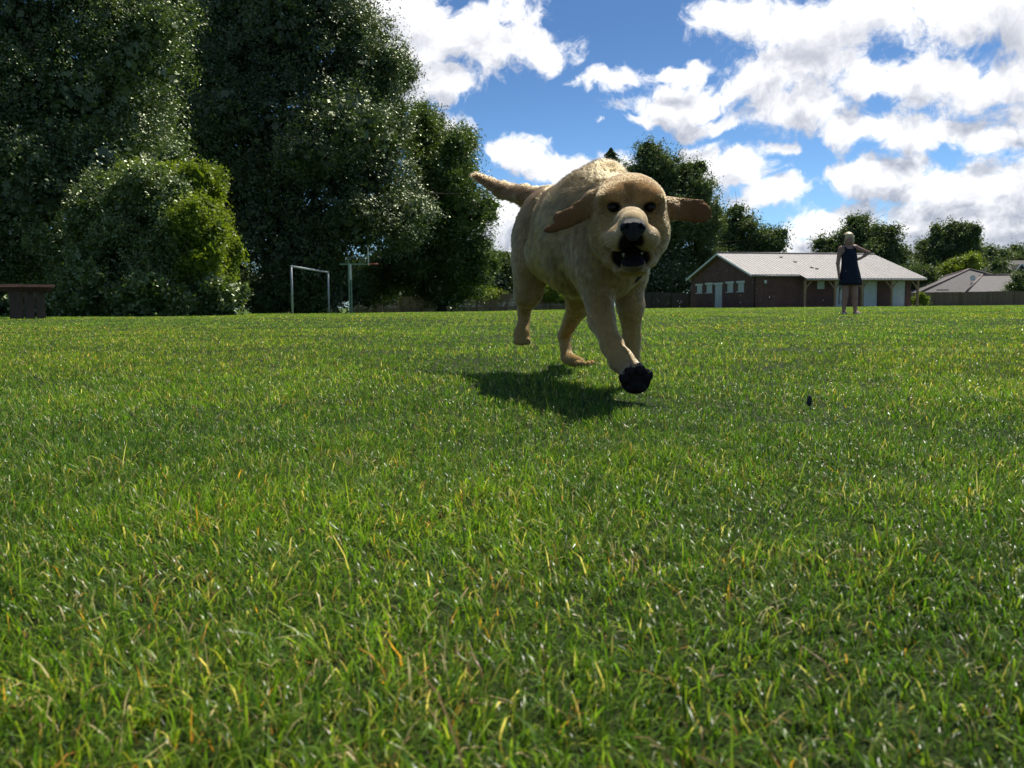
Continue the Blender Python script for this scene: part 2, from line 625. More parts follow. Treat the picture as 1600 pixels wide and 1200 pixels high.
def make_grass():
    rho0, dk, pw = 125000.0, 1.1, 1.85
    dg = np.geomspace(0.12, 95, 1200)
    rho = rho0 * np.minimum(1, (dk / dg) ** pw)
    half = 0.62 * dg + np.clip(0.9 + 0.02 * dg, 0, 2.0)
    wgt = rho * 2 * half
    cdf = np.concatenate([[0], np.cumsum((wgt[1:] + wgt[:-1]) / 2 * np.diff(dg))])
    N = int(cdf[-1])
    d = np.interp(rng.random(N) * cdf[-1], cdf, dg)
    x = (rng.random(N) * 2 - 1) * (0.62 * d + np.clip(0.9 + 0.02 * d, 0, 2.0))
    y = d
    # pull towards small tufts
    ts = 0.018 * np.clip(d / 1.3, 1, 40) ** .8
    jx, jy = np.round(x / ts + rng.normal(0, .15, N)), np.round(y / ts + rng.normal(0, .15, N))
    pull = rng.random(N) ** 1.5 * 0.75
    hx = np.sin(jx * 12.9898 + jy * 78.233) * 43758.5453
    hx = hx - np.floor(hx)
    hy = np.sin(jx * 39.346 + jy * 11.135) * 24634.6345
    hy = hy - np.floor(hy)
    tx, ty = (jx + hx - .5) * ts, (jy + hy - .5) * ts
    x = x * (1 - pull) + tx * pull
    y = y * (1 - pull) + ty * pull
    d = np.hypot(x, y)
    z = ground_z(x, y)
    p1 = vnoise(x, y, 2.2, 1)
    p2 = vnoise(x, y, 9.0, 2)
    p3 = vnoise(x, y, 0.5, 3)
    p4 = vnoise(x, y, 28.0, 5)
    big = rng.random(N)
    h = (0.0105 + 0.0115 * rng.random(N) ** 1.3) * (0.62 + 0.40 * p1 + 0.38 * p2)
    short = rng.random(N) < .30
    h = np.where(short, h * .5, h)
    tall = (big > 0.990) & ~short
    h = np.where(tall, h * (1.5 + .9 * rng.random(N)), h)
    h *= np.where(d > 8, 1.0 + 0.012 * np.clip(d - 8, 0, 40), 1.0)
    w = (0.0007 + 0.0009 * rng.random(N) ** 1.5) * np.clip(d / 1.4, 1, 60) ** 0.76
    fine = rng.random(N) < .25
    w = np.where(fine, w * .6, w)
    th = rng.random(N) * 2 * np.pi + 2.2 * (hx - .5)
    # lean field: tufts share a lean
    la = 2 * np.pi * vnoise(x, y, 11.0, 7) * 1.4
    lean = 0.22 + 0.95 * rng.random(N) ** 1.2
    flat = rng.random(N) < 0.16
    lean = np.where(flat, 1.15 + .35 * rng.random(N), lean)
    mixd = 0.38
    dx = np.cos(th) * (1 - mixd) + np.cos(la) * mixd
    dy = np.sin(th) * (1 - mixd) + np.sin(la) * mixd
    nn = np.hypot(dx, dy) + 1e-6
    dx, dy = dx / nn, dy / nn
    tw = rng.normal(0, .55, N)
    sx_, sy_ = -dy * np.cos(tw) + dx * np.sin(tw), dx * np.cos(tw) + dy * np.sin(tw)
    # curve angle along blade: starts near vertical, bends over
    a0 = lean * 0.45
    a1 = lean * 1.0 + rng.normal(0, .12, N)
    a2 = lean * (1.35 + .8 * rng.random(N)) + rng.normal(0, .15, N)
    L = h * (1 + 0.35 * lean)

    def seg(p, a, l):
        return (p[0] + dx * np.sin(a) * l, p[1] + dy * np.sin(a) * l, p[2] + np.cos(a) * l)
    base = (x, y, z - 0.004)
    q1 = seg(base, a0, L * .40)
    q2 = seg(q1, a1, L * .34)
    q3 = seg(q2, a2, L * .30)
    q3 = (q3[0], q3[1], np.maximum(q3[2], z + .002))
    pal = np.array([(.100, .192, .022), (.046, .106, .014), (.180, .258, .034), (.30, .31, .07), (.56, .47, .25), (.50, .27, .06), (.20, .13, .07)])
    pr = np.array([.45, .24, .20, .034, .040, .009, .027])
    r_ = rng.random(N)
    dry = np.clip((p2 - .55) * 1.6, 0, .6) * (p4 > .55)
    r_ = np.where(rng.random(N) < dry * .30, .93 + .07 * rng.random(N), r_)
    k = np.searchsorted(np.cumsum(pr / pr.sum()), r_)
    k = np.clip(k, 0, len(pal) - 1)
    c = pal[k] * (0.50 + 1.0 * rng.random((N, 1))) * (0.82 + .36 * p1[:, None])
    yel = (p3 * .6 + p1 * .4)[:, None]
    c = c * (1 + (yel - .5) * np.array([[.65, .22, -.1]]))
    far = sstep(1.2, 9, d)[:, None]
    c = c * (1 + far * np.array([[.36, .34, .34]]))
    lm = (line_mask(x, y) * (rng.random(N) < .6) * .5)[:, None]
    c = c * (1 - lm) + np.array([[.50, .56, .55]]) * lm
    # never grow through the dog's planted feet: nothing to do, blades bend round them
    near = d < 2.6
    nn_, nf = int(near.sum()), int((~near).sum())

    def st(p, i, off):
        wv = off * w[i]
        return np.stack([p[0][i] + sx_[i] * wv, p[1][i] + sy_[i] * wv, p[2][i]], -1)
    ni, fi = np.where(near)[0], np.where(~near)[0]
    vn = np.stack([st(base, ni, -.42), st(base, ni, .42), st(q1, ni, -.5), st(q1, ni, .5), st(q2, ni, -.36), st(q2, ni, .36), st(q3, ni, 0)], 1)
    vf = np.stack([st(base, fi, -.5), st(base, fi, .5), st(q1, fi, -.5), st(q1, fi, .5), st(q3, fi, 0)], 1)
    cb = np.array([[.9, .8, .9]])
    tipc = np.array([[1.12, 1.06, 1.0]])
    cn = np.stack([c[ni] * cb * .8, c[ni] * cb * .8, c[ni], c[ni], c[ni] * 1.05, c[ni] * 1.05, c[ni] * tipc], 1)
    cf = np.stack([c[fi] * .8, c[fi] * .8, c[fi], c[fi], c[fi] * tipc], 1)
    bn = (np.arange(nn_) * 7)[:, None]
    bf = (np.arange(nf) * 5 + nn_ * 7)[:, None]
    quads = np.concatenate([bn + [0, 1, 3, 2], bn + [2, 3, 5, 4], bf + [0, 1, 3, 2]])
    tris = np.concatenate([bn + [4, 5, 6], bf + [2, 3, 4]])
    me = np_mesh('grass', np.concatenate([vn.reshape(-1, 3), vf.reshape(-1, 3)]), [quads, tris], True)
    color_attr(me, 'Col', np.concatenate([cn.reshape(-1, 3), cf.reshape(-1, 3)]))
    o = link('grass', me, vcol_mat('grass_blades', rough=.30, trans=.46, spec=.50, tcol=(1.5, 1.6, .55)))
    tag(o, 'mown green lawn grass flecked with straw-coloured dead blades', 'grass', kind='stuff')
    print('grass blades', N)


make_grass()

# a few clovers / weeds would be lost; single dark seed head standing in the lawn
sp_ = at(1264, 655, 1.58)
r0 = empty('seed_head', (sp_.x, sp_.y, gz(sp_.x, sp_.y)))
tag(r0, 'dark plantain seed head standing alone in the lawn right of the dog', 'seed head')
m = MB()
rr = random.Random(4)
m.ball((0, 0, .024), (.0042, .0042, .0105), 12, 9)
for i in range(60):
    th, zz = rr.random() * 6.28, rr.uniform(-.009, .0095)
    rad = .0042 * math.sqrt(max(0, 1 - (zz / .0108) ** 2))
    p = Vector((math.cos(th) * rad, math.sin(th) * rad, .024 + zz))
    m.ball(p, .0011, 6, 4)
m.build('flower_head', simple('dark_seed', (.018, .018, .02), .6, .3, 400), r0, True)
MB().tube([(0.006, 0, -.005), (.003, 0, .008), (0, 0, .016)], [.0012, .0011, .001], 8).build('stem', simple('weed_stem', (.10, .15, .04), .6, .2), r0, True)


# ------------------------------------------------------------------ foliage
def leaf_quads(c, outward, size, up_bias=0.6, out_bias=.35, aspect=.55):
    n = len(c)
    nr = rng.normal(size=(n, 3))
    nr /= np.linalg.norm(nr, axis=1, keepdims=True)
    nr = nr + np.array([[0, 0, up_bias]]) + outward * out_bias
    nr /= np.linalg.norm(nr, axis=1, keepdims=True)
    a = rng.normal(size=(n, 3))
    a -= nr * (a * nr).sum(1, keepdims=True)
    a /= np.linalg.norm(a, axis=1, keepdims=True)
    s = np.cross(nr, a)
    sz = (size * (0.6 + 0.8 * rng.random(n)))[:, None]
    v = np.stack([c - a * sz * .5, c + s * sz * .5 * aspect - a * sz * .08, c + a * sz * .5, c - s * sz * .5 * aspect - a * sz * .08], 1)
    return v


def make_crown(lobes, n_clu, per, leaf, clu_r, inner=0.25, gap=0.32, seed=1, up_bias=.6, floor=None, tint_shift=0.0, droop=.0):
    """lobes: list of (centre Vector, (rx,ry,rz)); returns mesh"""
    lr = random.Random(seed * 7 + 1)
    subs = []
    for (lc, lrad) in lobes:
        subs.append((lc, tuple(x * .86 for x in lrad)))
        for _ in range(7):
            dv = Vector((lr.gauss(0, 1), lr.gauss(0, 1), lr.gauss(.35, .9))).normalized()
            kk = lr.uniform(.26, .46) * (1.25 if droop < 0 else 1)
            subs.append((lc + Vector((dv.x * lrad[0], dv.y * lrad[1], dv.z * lrad[2])) * (lr.uniform(.70, .86) if droop >= 0 else lr.uniform(.8, 1.12)), (lrad[0] * kk, lrad[1] * kk, lrad[2] * kk * .85)))
    lobes = subs
    C = np.array([l[0][:] for l in lobes])
    Rr = np.array([l[1] for l in lobes])
    area = (Rr[:, 0] * Rr[:, 2] + Rr[:, 1] * Rr[:, 2] + Rr[:, 0] * Rr[:, 1]) ** 0.95
    n_try = int(n_clu * 2.2)
    li = rng.choice(len(lobes), n_try, p=area / area.sum())
    dr = rng.normal(size=(n_try, 3))
    dr /= np.linalg.norm(dr, axis=1, keepdims=True)
    # bumpy surface
    bump = 1 + .13 * np.sin(dr[:, 0] * 7 + li) * np.sin(dr[:, 2] * 8 + li * 2) + .09 * np.sin(dr[:, 1] * 13 + li * 3) * np.sin(dr[:, 2] * 15)
    rad = np.where(rng.random(n_try) < inner, rng.uniform(.35, .85, n_try), rng.uniform(.84, 1.06, n_try)) * bump
    p = C[li] + dr * Rr[li] * rad[:, None]
    # drop clusters buried deep in another lobe
    keep = np.ones(n_try, bool)
    for j in range(len(lobes)):
        e = np.linalg.norm((p - C[j]) / Rr[j], axis=1)
        keep &= ~((e < .55) & (li != j) & (rng.random(n_try) < .8))
    sc = 1.9 / max(np.mean(Rr), .1)
    gsn = np.sin(p[:, 0] * sc * 2.1 + seed) + np.sin(p[:, 1] * sc * 1.7 + seed * 2) + np.sin(p[:, 2] * sc * 2.6 + seed * 3) + .8 * np.sin(p[:, 0] * sc * 5 + p[:, 2] * sc * 4)
    keep &= ~((gsn < -1.2) & (rng.random(n_try) < gap * 2.2))
    if floor is not None:
        keep &= p[:, 2] > floor
    p, dr, li = p[keep][:n_clu], dr[keep][:n_clu], li[keep][:n_clu]
    n = len(p)
    # each cluster: a short twig spray
    axis = dr * .8 + rng.normal(size=(n, 3)) * .5
    axis[:, 2] -= droop
    axis /= np.linalg.norm(axis, axis=1, keepdims=True)
    cl_tint = rng.random(n)
    cr = clu_r * (0.6 + .8 * rng.random(n))
    t = rng.uniform(-1.2, .9, (n, per))
    off = rng.normal(size=(n, per, 3)) * (cr[:, None, None] * .30)
    c = p[:, None] + axis[:, None] * (t * cr[:, None])[..., None] + off
    c = c.reshape(-1, 3)
    outw = np.repeat(dr, per, 0)
    tint = np.clip(np.repeat(cl_tint, per) * .6 + rng.random(n * per) * .5 - .05 + tint_shift, 0, 1)
    cln = rng.normal(size=(n, 3)) * .55
    v = leaf_quads(c, outw + np.repeat(cln, per, 0) / .35 * .8, np.full(len(c), leaf), up_bias)
    # inner shade mass: bigger leaves well inside the crown
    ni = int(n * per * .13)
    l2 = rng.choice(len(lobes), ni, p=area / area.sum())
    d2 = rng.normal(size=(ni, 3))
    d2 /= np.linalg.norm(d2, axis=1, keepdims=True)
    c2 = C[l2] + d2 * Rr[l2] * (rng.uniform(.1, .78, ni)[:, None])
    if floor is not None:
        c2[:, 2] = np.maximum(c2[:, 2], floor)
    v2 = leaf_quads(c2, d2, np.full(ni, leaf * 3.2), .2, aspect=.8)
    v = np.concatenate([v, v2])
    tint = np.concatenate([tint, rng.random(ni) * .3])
    N = len(v)
    me = np_mesh('crown', v.reshape(-1, 3), [np.arange(N * 4).reshape(N, 4)])
    a = me.attributes.new('tint', 'FLOAT', 'FACE')
    a.data.foreach_set('value', tint.astype(np.float32))
    return me


def limbs(base, lobes, r0, seed, n_twig=3):
    rr = random.Random(seed)
    m = MB()
    cz = sum(l[0].z for l in lobes) / len(lobes)
    cx = sum(l[0].x for l in lobes) / len(lobes)
    cy = sum(l[0].y for l in lobes) / len(lobes)
    top = Vector((cx, cy, cz)) * .75 + Vector((base.x, base.y, cz)) * .25
    fork = base.lerp(top, .35)
    m.tube([base - Vector((0, 0, .2)), base + Vector((0, 0, .3)), fork, top], [r0 * 1.5, r0 * 1.05, r0 * .8, r0 * .35], 12)
    for l in lobes:
        st = base.lerp(top, rr.uniform(.3, .85))
        end = l[0] + Vector((rr.uniform(-.3, .3) * l[1][0], rr.uniform(-.3, .3) * l[1][1], rr.uniform(0, .5) * l[1][2]))
        mid = st.lerp(end, .5) + Vector((rr.uniform(-.1, .1), rr.uniform(-.1, .1), .12)) * (end - st).length
        m.tube([st, mid, end], [r0 * .42, r0 * .25, r0 * .07], 8)
        for k in range(n_twig):
            a = mid.lerp(end, rr.uniform(0, 1))
            b = l[0] + Vector((rr.gauss(0, .6) * l[1][0], rr.gauss(0, .6) * l[1][1], rr.gauss(.1, .5) * l[1][2]))
            m.tube([a, a.lerp(b, .5) + Vector((0, 0, .05)) * (b - a).length, b], [r0 * .14, r0 * .09, r0 * .02], 6)
    return m


def tree(name, px, Yd, lobes_px, n_clu, per, leaf, clu_r, mat, label, cat='tree', group=None, r0=.25, seed=1, gap=.3, up_bias=.6, floor_h=.25, inner=.25, tint_shift=0, droop=0., part='trunk'):
    """lobes_px: (px, py, rx_px, ry_px, depth offset m)"""
    bx = gx(px, Yd)
    bz = gz(bx, Yd)
    root = empty(name, (bx, Yd, bz))
    tag(root, label, cat, group)
    o = Vector((bx, Yd, bz))
    lobes = []
    for (lx, ly, rx, ry, dy) in lobes_px:
        c = at(lx, ly, Yd + dy) - o
        k = (Yd + dy) / F
        lobes.append((c, (rx * k, (rx * .5 + ry * .5) * k, ry * k)))
    me = make_crown(lobes, n_clu, per, leaf, clu_r, inner=inner, gap=gap, seed=seed, up_bias=up_bias, floor=floor_h, tint_shift=tint_shift, droop=(-.4 if part != 'trunk' else droop))
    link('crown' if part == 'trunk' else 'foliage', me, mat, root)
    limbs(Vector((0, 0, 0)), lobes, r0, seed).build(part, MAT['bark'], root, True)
    return root


LM_dark = leaf_mat('dark_leaves', (.034, .056, .024), (.082, .115, .046), gloss=.6, rough=.48)
LM_near = leaf_mat('alder_leaves', (.044, .074, .024), (.115, .160, .045), gloss=.65, rough=.48)
LM_light = leaf_mat('yellow_green_leaves', (.11, .155, .018), (.21, .26, .035), gloss=.22, rough=.4, trans=.4)
LM_silver = leaf_mat('glossy_shrub_leaves', (.06, .10, .025), (.15, .20, .055), gloss=.7, rough=.45)
LM_mid = leaf_mat('mid_green_leaves', (.055, .090, .030), (.115, .160, .050), gloss=.25, rough=.4)
LM_far = leaf_mat('far_leaves', (.062, .092, .045), (.115, .150, .070), gloss=.18, rough=.45)  # leaf colour lifted and blued to stand in for distance haze
LM_fir = leaf_mat('fir_needles', (.035, .055, .035), (.07, .10, .055), gloss=.15, rough=.5)

TG = 'trees along the left edge of the field'
tree('broadleaf_tree', 40, 35, [(-130, 60, 190, 170, 0), (60, 40, 150, 150, 1), (-40, 200, 170, 150, -1), (120, 170, 150, 120, -1), (210, 90, 100, 90, 0), (190, 200, 110, 90, 1), (60, 320, 160, 130, -2), (180, 290, 120, 110, -2), (-150, 300, 150, 170, -1), (10, 420, 150, 80, -1), (230, 20, 70, 70, 1),
     (-60, -150, 190, 150, 1), (120, -120, 130, 110, 1)],
     9500, 34, .105, .50, LM_near, 'tall glossy-leaved tree filling the top left corner above the brown table', group=TG, r0=.32, seed=3, gap=.34)
tree('broadleaf_tree', 470, 60, [(450, 60, 170, 140, 0), (370, 130, 120, 130, 1), (560, 110, 85, 110, 1), (470, 220, 165, 130, -2), (570, 250, 85, 110, -1), (340, 260, 110, 120, 0), (420, 350, 140, 110, -2), (560, 350, 100, 70, -3), (470, -60, 150, 120, 1), (330, 400, 90, 90, 0), (610, 190, 40, 90, 1), (480, 430, 110, 60, 1), (280, 30, 110, 110, 3), (260, 170, 110, 120, 5), (640, 330, 50, 70, 0)],
     14000, 30, .155, .70, LM_dark, 'huge dark broad tree towering behind the football goal', group=TG, r0=.55, seed=5, gap=.42)
tree('broadleaf_tree', 690, 66, [(690, 260, 62, 70, 0), (720, 330, 56, 80, -1), (650, 330, 70, 80, 0), (735, 410, 45, 50, -1), (680, 420, 80, 50, 0), (695, 458, 62, 26, 0), (655, 220, 42, 55, 1), (600, 430, 60, 45, 1)],
     5200, 26, .165, .62, LM_mid, 'rounded mid green tree just left of the dog tail', group=TG, r0=.35, seed=8, gap=.34, tint_shift=.08)
tree('elder_bush', 285, 31, [(300, 315, 44, 46, 0), (215, 300, 50, 40, 1), (338, 375, 30, 34, 0), (275, 380, 60, 70, .5), (325, 425, 34, 46, 0), (252, 300, 36, 32, .5), (325, 295, 20, 22, 0), (350, 400, 22, 24, 0), (305, 350, 36, 40, -2.2), (318, 405, 34, 40, -2.2), (300, 440, 30, 34, -2.0)],
     3400, 26, .112, .28, LM_light, 'tall yellow green bush in the sun at the end of the shrubs', 'bush', r0=.09, seed=11, gap=.2, part='stem', tint_shift=.1)
tree('willow_shrub', 215, 29.5, [(236, 305, 42, 40, 0), (190, 350, 60, 60, .3), (275, 365, 42, 52, 0), (240, 430, 66, 52, -.5), (150, 420, 56, 52, 0), (105, 380, 46, 46, .6), (300, 430, 34, 44, -.2)],
     4200, 26, .090, .25, LM_silver, 'silvery leaved shrub shining beside the yellow green bush', 'shrub', r0=.08, seed=12, gap=.2, part='stem')
tree('low_shrub', 110, 28, [(120, 460, 46, 34, 0), (75, 470, 34, 26, 0), (160, 455, 40, 34, .3)],
     620, 22, .12, .24, LM_silver, 'low leafy shrub growing right behind the brown table', 'shrub', r0=.05, seed=13, gap=.15, part='stem', floor_h=.03)
tree('low_shrub', 235, 27.5, [(235, 468, 40, 28, 0), (275, 474, 30, 22, 0), (200, 472, 30, 24, 0)],
     520, 20, .12, .22, LM_silver, 'low shrub at the foot of the silvery shrub', 'shrub', r0=.04, seed=14, gap=.15, part='stem', floor_h=.03)
tree('low_shrub', 345, 28.5, [(345, 466, 36, 28, 0), (320, 474, 24, 20, 0)],
     420, 20, .12, .22, LM_silver, 'low shrub at the right end of the shrubs nearest the goal', 'shrub', r0=.04, seed=15, gap=.15, part='stem', floor_h=.03)
tree('low_shrub', 455, 56, [(465, 462, 34, 24, 0), (420, 468, 40, 20, 1), (490, 476, 20, 12, 0)],
     420, 18, .17, .35, LM_mid, 'low dark shrub under the huge tree seen through the goal', 'shrub', r0=.05, seed=16, gap=.15, part='stem', floor_h=.03)

tree('broadleaf_tree', 790, 92, [(790, 430, 26, 34, 0), (775, 415, 20, 24, 0), (815, 440, 26, 26, 1), (840, 452, 30, 18, 0)],
     900, 18, .22, .6, LM_far, 'small tree behind the fence beside the dog hind leg', r0=.15, seed=18, gap=.3)
for (hp, hr, lb) in ((560, 46, 'hedge shrub behind the shaded left part of the board fence'), (735, 40, 'hedge shrub above the fence just left of the dog'), (868, 26, 'hedge shrub above the fence under the dog belly')):
    tree('hedge_shrub', hp, 84, [(hp, 458, hr, 12, 0), (hp + hr * .6, 462, hr * .6, 10, 0), (hp - hr * .6, 463, hr * .6, 9, .5)],
         420, 16, .17, .4, LM_light if hp > 600 else LM_mid, lb, 'hedge', group='hedge shrubs behind the board fence', r0=.05, seed=hp, gap=.1, part='stem', floor_h=.3)

tree('broadleaf_tree', 1040, 100, [(1030, 270, 52, 42, 0), (985, 290, 36, 42, 0), (1075, 300, 45, 45, 0), (1040, 350, 80, 62, -1), (1095, 350, 34, 52, 0), (970, 350, 50, 60, 0), (1000, 420, 80, 50, 0), (1070, 425, 60, 45, 1)],
     5600, 24, .235, .80, LM_far, 'large round-topped tree directly behind the dog head', r0=.5, seed=20, gap=.26)
hd = []
for i in range(16):
    hd.append((-150 + i * 48 + random.uniform(-8, 8), 455 + random.uniform(-12, 6), 40, 36 + random.uniform(-6, 10), random.uniform(-1.5, 1.5)))
tree('undergrowth_hedge', 250, 70, hd, 5200, 22, .22, .55, LM_dark, 'deep shaded hedge of undergrowth closing off the field behind the big trees', 'hedge', r0=.06, seed=77, gap=.05, part='stem', floor_h=-.1)
hd = []
for i in range(7):
    hd.append((590 + i * 32 + random.uniform(-6, 6), 452 + random.uniform(-8, 6), 26, 24 + random.uniform(-4, 6), random.uniform(-1, 1)))
tree('evergreen_hedge', 680, 90, hd, 2200, 20, .24, .5, LM_dark, 'tall shaded hedge showing over the board fence behind the basketball post', 'hedge', r0=.06, seed=78, gap=.05, part='stem', floor_h=.1)
hd = []
for i in range(15):
    hd.append((1140 + i * 36 + random.uniform(-8, 8), 452 + random.uniform(-8, 6), 28, 24 + random.uniform(-5, 7), random.uniform(-1.5, 1.5)))
tree('tree_belt', 1400, 132, hd, 3800, 18, .30, .7, LM_far, 'continuous low belt of trees along the horizon behind clubhouse and bungalow', 'tree belt', r0=.08, seed=79, gap=.08, part='stem', floor_h=.1)
# fir tip
fx = gx(954, 118)
r1 = empty('fir_tree', (fx, 118, gz(fx, 118)))
tag(r1, 'pointed dark fir tip rising just behind the dog back', 'fir tree')
topz = at(954, 232, 118).z - r1.location.z
N = 26000
hh = rng.random(N) ** .8
zz = topz * (1 - hh ** 1.6 * .75)
tier = (zz / topz * 26) % 1
rad = (.25 + (1 - zz / topz) * 26.0) * (.45 + .55 * (1 - tier))
rad = np.minimum(rad, 3.2)
ph = rng.random(N) * 2 * np.pi
lobe = .72 + .28 * np.sin(ph * 7 + np.floor(zz / topz * 26) * 2.1)
rr_ = rad * lobe * np.sqrt(rng.random(N))
cc = np.stack([np.cos(ph) * rr_, np.sin(ph) * rr_, zz - rr_ * .18], -1)
v = leaf_quads(cc, np.stack([np.cos(ph), np.sin(ph), ph * 0], -1), np.full(N, .30), .5, aspect=.3)
me = np_mesh('crown', v.reshape(-1, 3), [np.arange(N * 4).reshape(N, 4)])
me.attributes.new('tint', 'FLOAT', 'FACE').data.foreach_set('value', rng.random(N).astype(np.float32))
link('crown', me, LM_fir, r1)
MB().tube([(0, 0, -.2), (0, 0, topz * .6), (0, 0, topz * .98)], [.3, .14, .02], 8).build('trunk', MAT['bark'], r1, True)

FG = 'far trees behind the buildings'
tree('broadleaf_tree', 1165, 112, [(1150, 350, 38, 30, 0), (1190, 375, 36, 26, 0), (1140, 390, 40, 40, 0), (1210, 388, 22, 16, 0), (1180, 415, 60, 40, 0)],
     1700, 20, .27, .8, LM_far, 'domed tree behind the left end of the brick clubhouse roof', group=FG, r0=.4, seed=21, gap=.22)
tree('broadleaf_tree', 1335, 115, [(1345, 366, 38, 27, 0), (1300, 382, 28, 22, 0), (1385, 385, 32, 34, 0), (1320, 410, 60, 40, 0), (1395, 420, 36, 44, 0)],
     1900, 20, .27, .8, LM_far, 'dark spreading tree behind the woman and the clubhouse roof', group=FG, r0=.4, seed=22, gap=.24)
tree('broadleaf_tree', 1468, 125, [(1478, 372, 22, 28, 0), (1458, 395, 24, 28, 0), (1440, 420, 26, 34, 0), (1480, 415, 30, 36, 0)],
     1300, 20, .28, .75, LM_far, 'taller of the two upright trees right of the clubhouse', group=FG, r0=.35, seed=23, gap=.22)
tree('broadleaf_tree', 1512, 123, [(1512, 378, 19, 30, 0), (1520, 402, 20, 24, 0), (1500, 420, 24, 30, 0)],
     1000, 20, .28, .7, LM_far, 'upright narrow tree, right one of the two behind the bungalow', group=FG, r0=.3, seed=24, gap=.22)
tree('broadleaf_tree', 1418, 106, [(1425, 440, 26, 32, 0), (1405, 450, 22, 30, 0), (1450, 445, 22, 26, 0)],
     800, 20, .24, .7, LM_far, 'mid green tree between clubhouse end and bungalow roof', group=FG, r0=.25, seed=25, gap=.2)
tree('garden_tree', 1500, 110, [(1512, 412, 22, 14, 0), (1490, 422, 18, 14, 0), (1480, 436, 26, 18, 0)],
     620, 18, .22, .6, LM_light, 'light green garden tree rising above the bungalow ridge', group=FG, r0=.18, seed=26, gap=.2)
tree('broadleaf_tree', 1555, 150, [(1550, 405, 28, 18, 0), (1535, 420, 26, 24, 0), (1575, 415, 30, 20, 0)],
     900, 18, .33, .9, LM_far, 'low far tree in the tree line left of the distant dark roofed house', group=FG, r0=.3, seed=27, gap=.2)
tree('broadleaf_tree', 1600, 155, [(1595, 400, 30, 18, 0), (1625, 398, 34, 26, 0), (1600, 425, 50, 26, 0), (1660, 405, 40, 34, 0)],
     1100, 18, .33, .9, LM_far, 'far tree at the right edge of the picture behind the distant house', group=FG, r0=.3, seed=28, gap=.2)
tree('garden_bush', 1592, 88, [(1594, 445, 15, 17, 0), (1606, 440, 16, 20, 0), (1590, 458, 16, 10, 0)],
     420, 16, .15, .35, LM_mid, 'dark green garden bush above the fence at the right edge', 'bush', r0=.06, seed=29, gap=.1, part='stem')
tree('garden_bush', 1443, 83, [(1443, 468, 11, 8, 0), (1432, 470, 8, 6, 0)],
     160, 14, .12, .25, LM_light, 'small pale bush in front of the fence by the clubhouse porch', 'bush', r0=.04, seed=30, gap=.1, part='stem', floor_h=.05)
tree('broadleaf_tree', 1010, 96, [(1040, 440, 40, 34, 0), (1005, 450, 40, 28, 0)],
     700, 18, .24, .7, LM_far, 'dark low tree behind the fence between dog and clubhouse', group=FG, r0=.2, seed=31, gap=.15)


# ------------------------------------------------------------------ fences
def fence(name, pa, Ya, pb, Yb, h, mat, label, step=.12):
    a = Vector((gx(pa, Ya), Ya, 0))
    b = Vector((gx(pb, Yb), Yb, 0))
    dirv = b - a
    Lf = dirv.length
    ang = math.atan2(dirv.y, dirv.x)
    root = empty(name, (a.x, a.y, 0), ang)
    tag(root, label, 'fence')
    mb = MB()
    n = int(Lf / step)
    rr = random.Random(int(pa))
    for i in range(n):
        s = i * step
        wx, wy = a.x + dirv.x * s / Lf, a.y + dirv.y * s / Lf
        z = gz(wx, wy)
        hh = h + rr.uniform(-.015, .015) + .05 * math.sin(int(s / 2.4) * 2.3)
        mb.box(s, s + step * .94, -.012 - .008 * (i % 2), .012, z - .05, z + hh)
    mb.build('boards', mat, root)
    k = 0
    s = 0
    while s < Lf:
        wx, wy = a.x + dirv.x * s / Lf, a.y + dirv.y * s / Lf
        z = gz(wx, wy)
        MB().box(s - .05, s + .05, -.11, -.022, z - .05, z + h + .04).build('post', mat, root)
        s += 2.4
    rl = MB()
    for zz in (.3, h - .3):
        za, zb = gz(a.x, a.y), gz(b.x, b.y)
        rl.bar((0, .03, za + zz), (Lf, .03, zb + zz), .03, .08)
    rl.build('rail', mat, root)
    return root


fence('board_fence', 548, 82, 905, 84, 1.62, MAT['fence'], 'brown close-board fence running behind the dog hind legs')
fence('board_fence', 990, 84, 1084, 88, 1.55, MAT['fence_dark'], 'dark board fence between the dog and the brick clubhouse')
fence('board_fence', 1420, 90, 1680, 84, 1.38, MAT['fence'], 'brown board fence in front of the grey roofed bungalow')

# ------------------------------------------------------------------ clubhouse
A = Vector((20.2, 72.0, 0))
A.z = gz(A.x + 8, A.y + 3)
ang = math.atan2(.245, .97)
club = empty('clubhouse', A, ang)
tag(club, 'long red brick clubhouse with pale ribbed gable roof and timber porch', 'building')
W, LEN = 11.6, 15.4
EH, RH = 2.72, 4.72


def walls(mb, along, x0, x1, z0, z1, t0, t1, openings):
    """wall of boxes round rectangular openings; along 'x' or 'y'"""
    xs_ = sorted({x0, x1, *[o[0] for o in openings], *[o[1] for o in openings]})
    for a, b in zip(xs_[:-1], xs_[1:]):
        ops = [o for o in openings if o[0] <= a + 1e-6 and o[1] >= b - 1e-6]
        spans = [(z0, z1)] if not ops else [(z0, ops[0][2]), (ops[0][3], z1)]
        for s0, s1 in spans:
            if s1 - s0 > 1e-3:
                if along == 'x':
                    mb.box(a, b, t0, t1, s0, s1)
                else:
                    mb.box(t0, t1, a, b, s0, s1)


def s_of(px):
    k = (px - 800) / F
    return (k * 72 - 20.2) / (.97 - .245 * k)


def w_of(px):
    k = (px - 800) / F
    return (20.2 - k * 72) / (.245 + .97 * k)


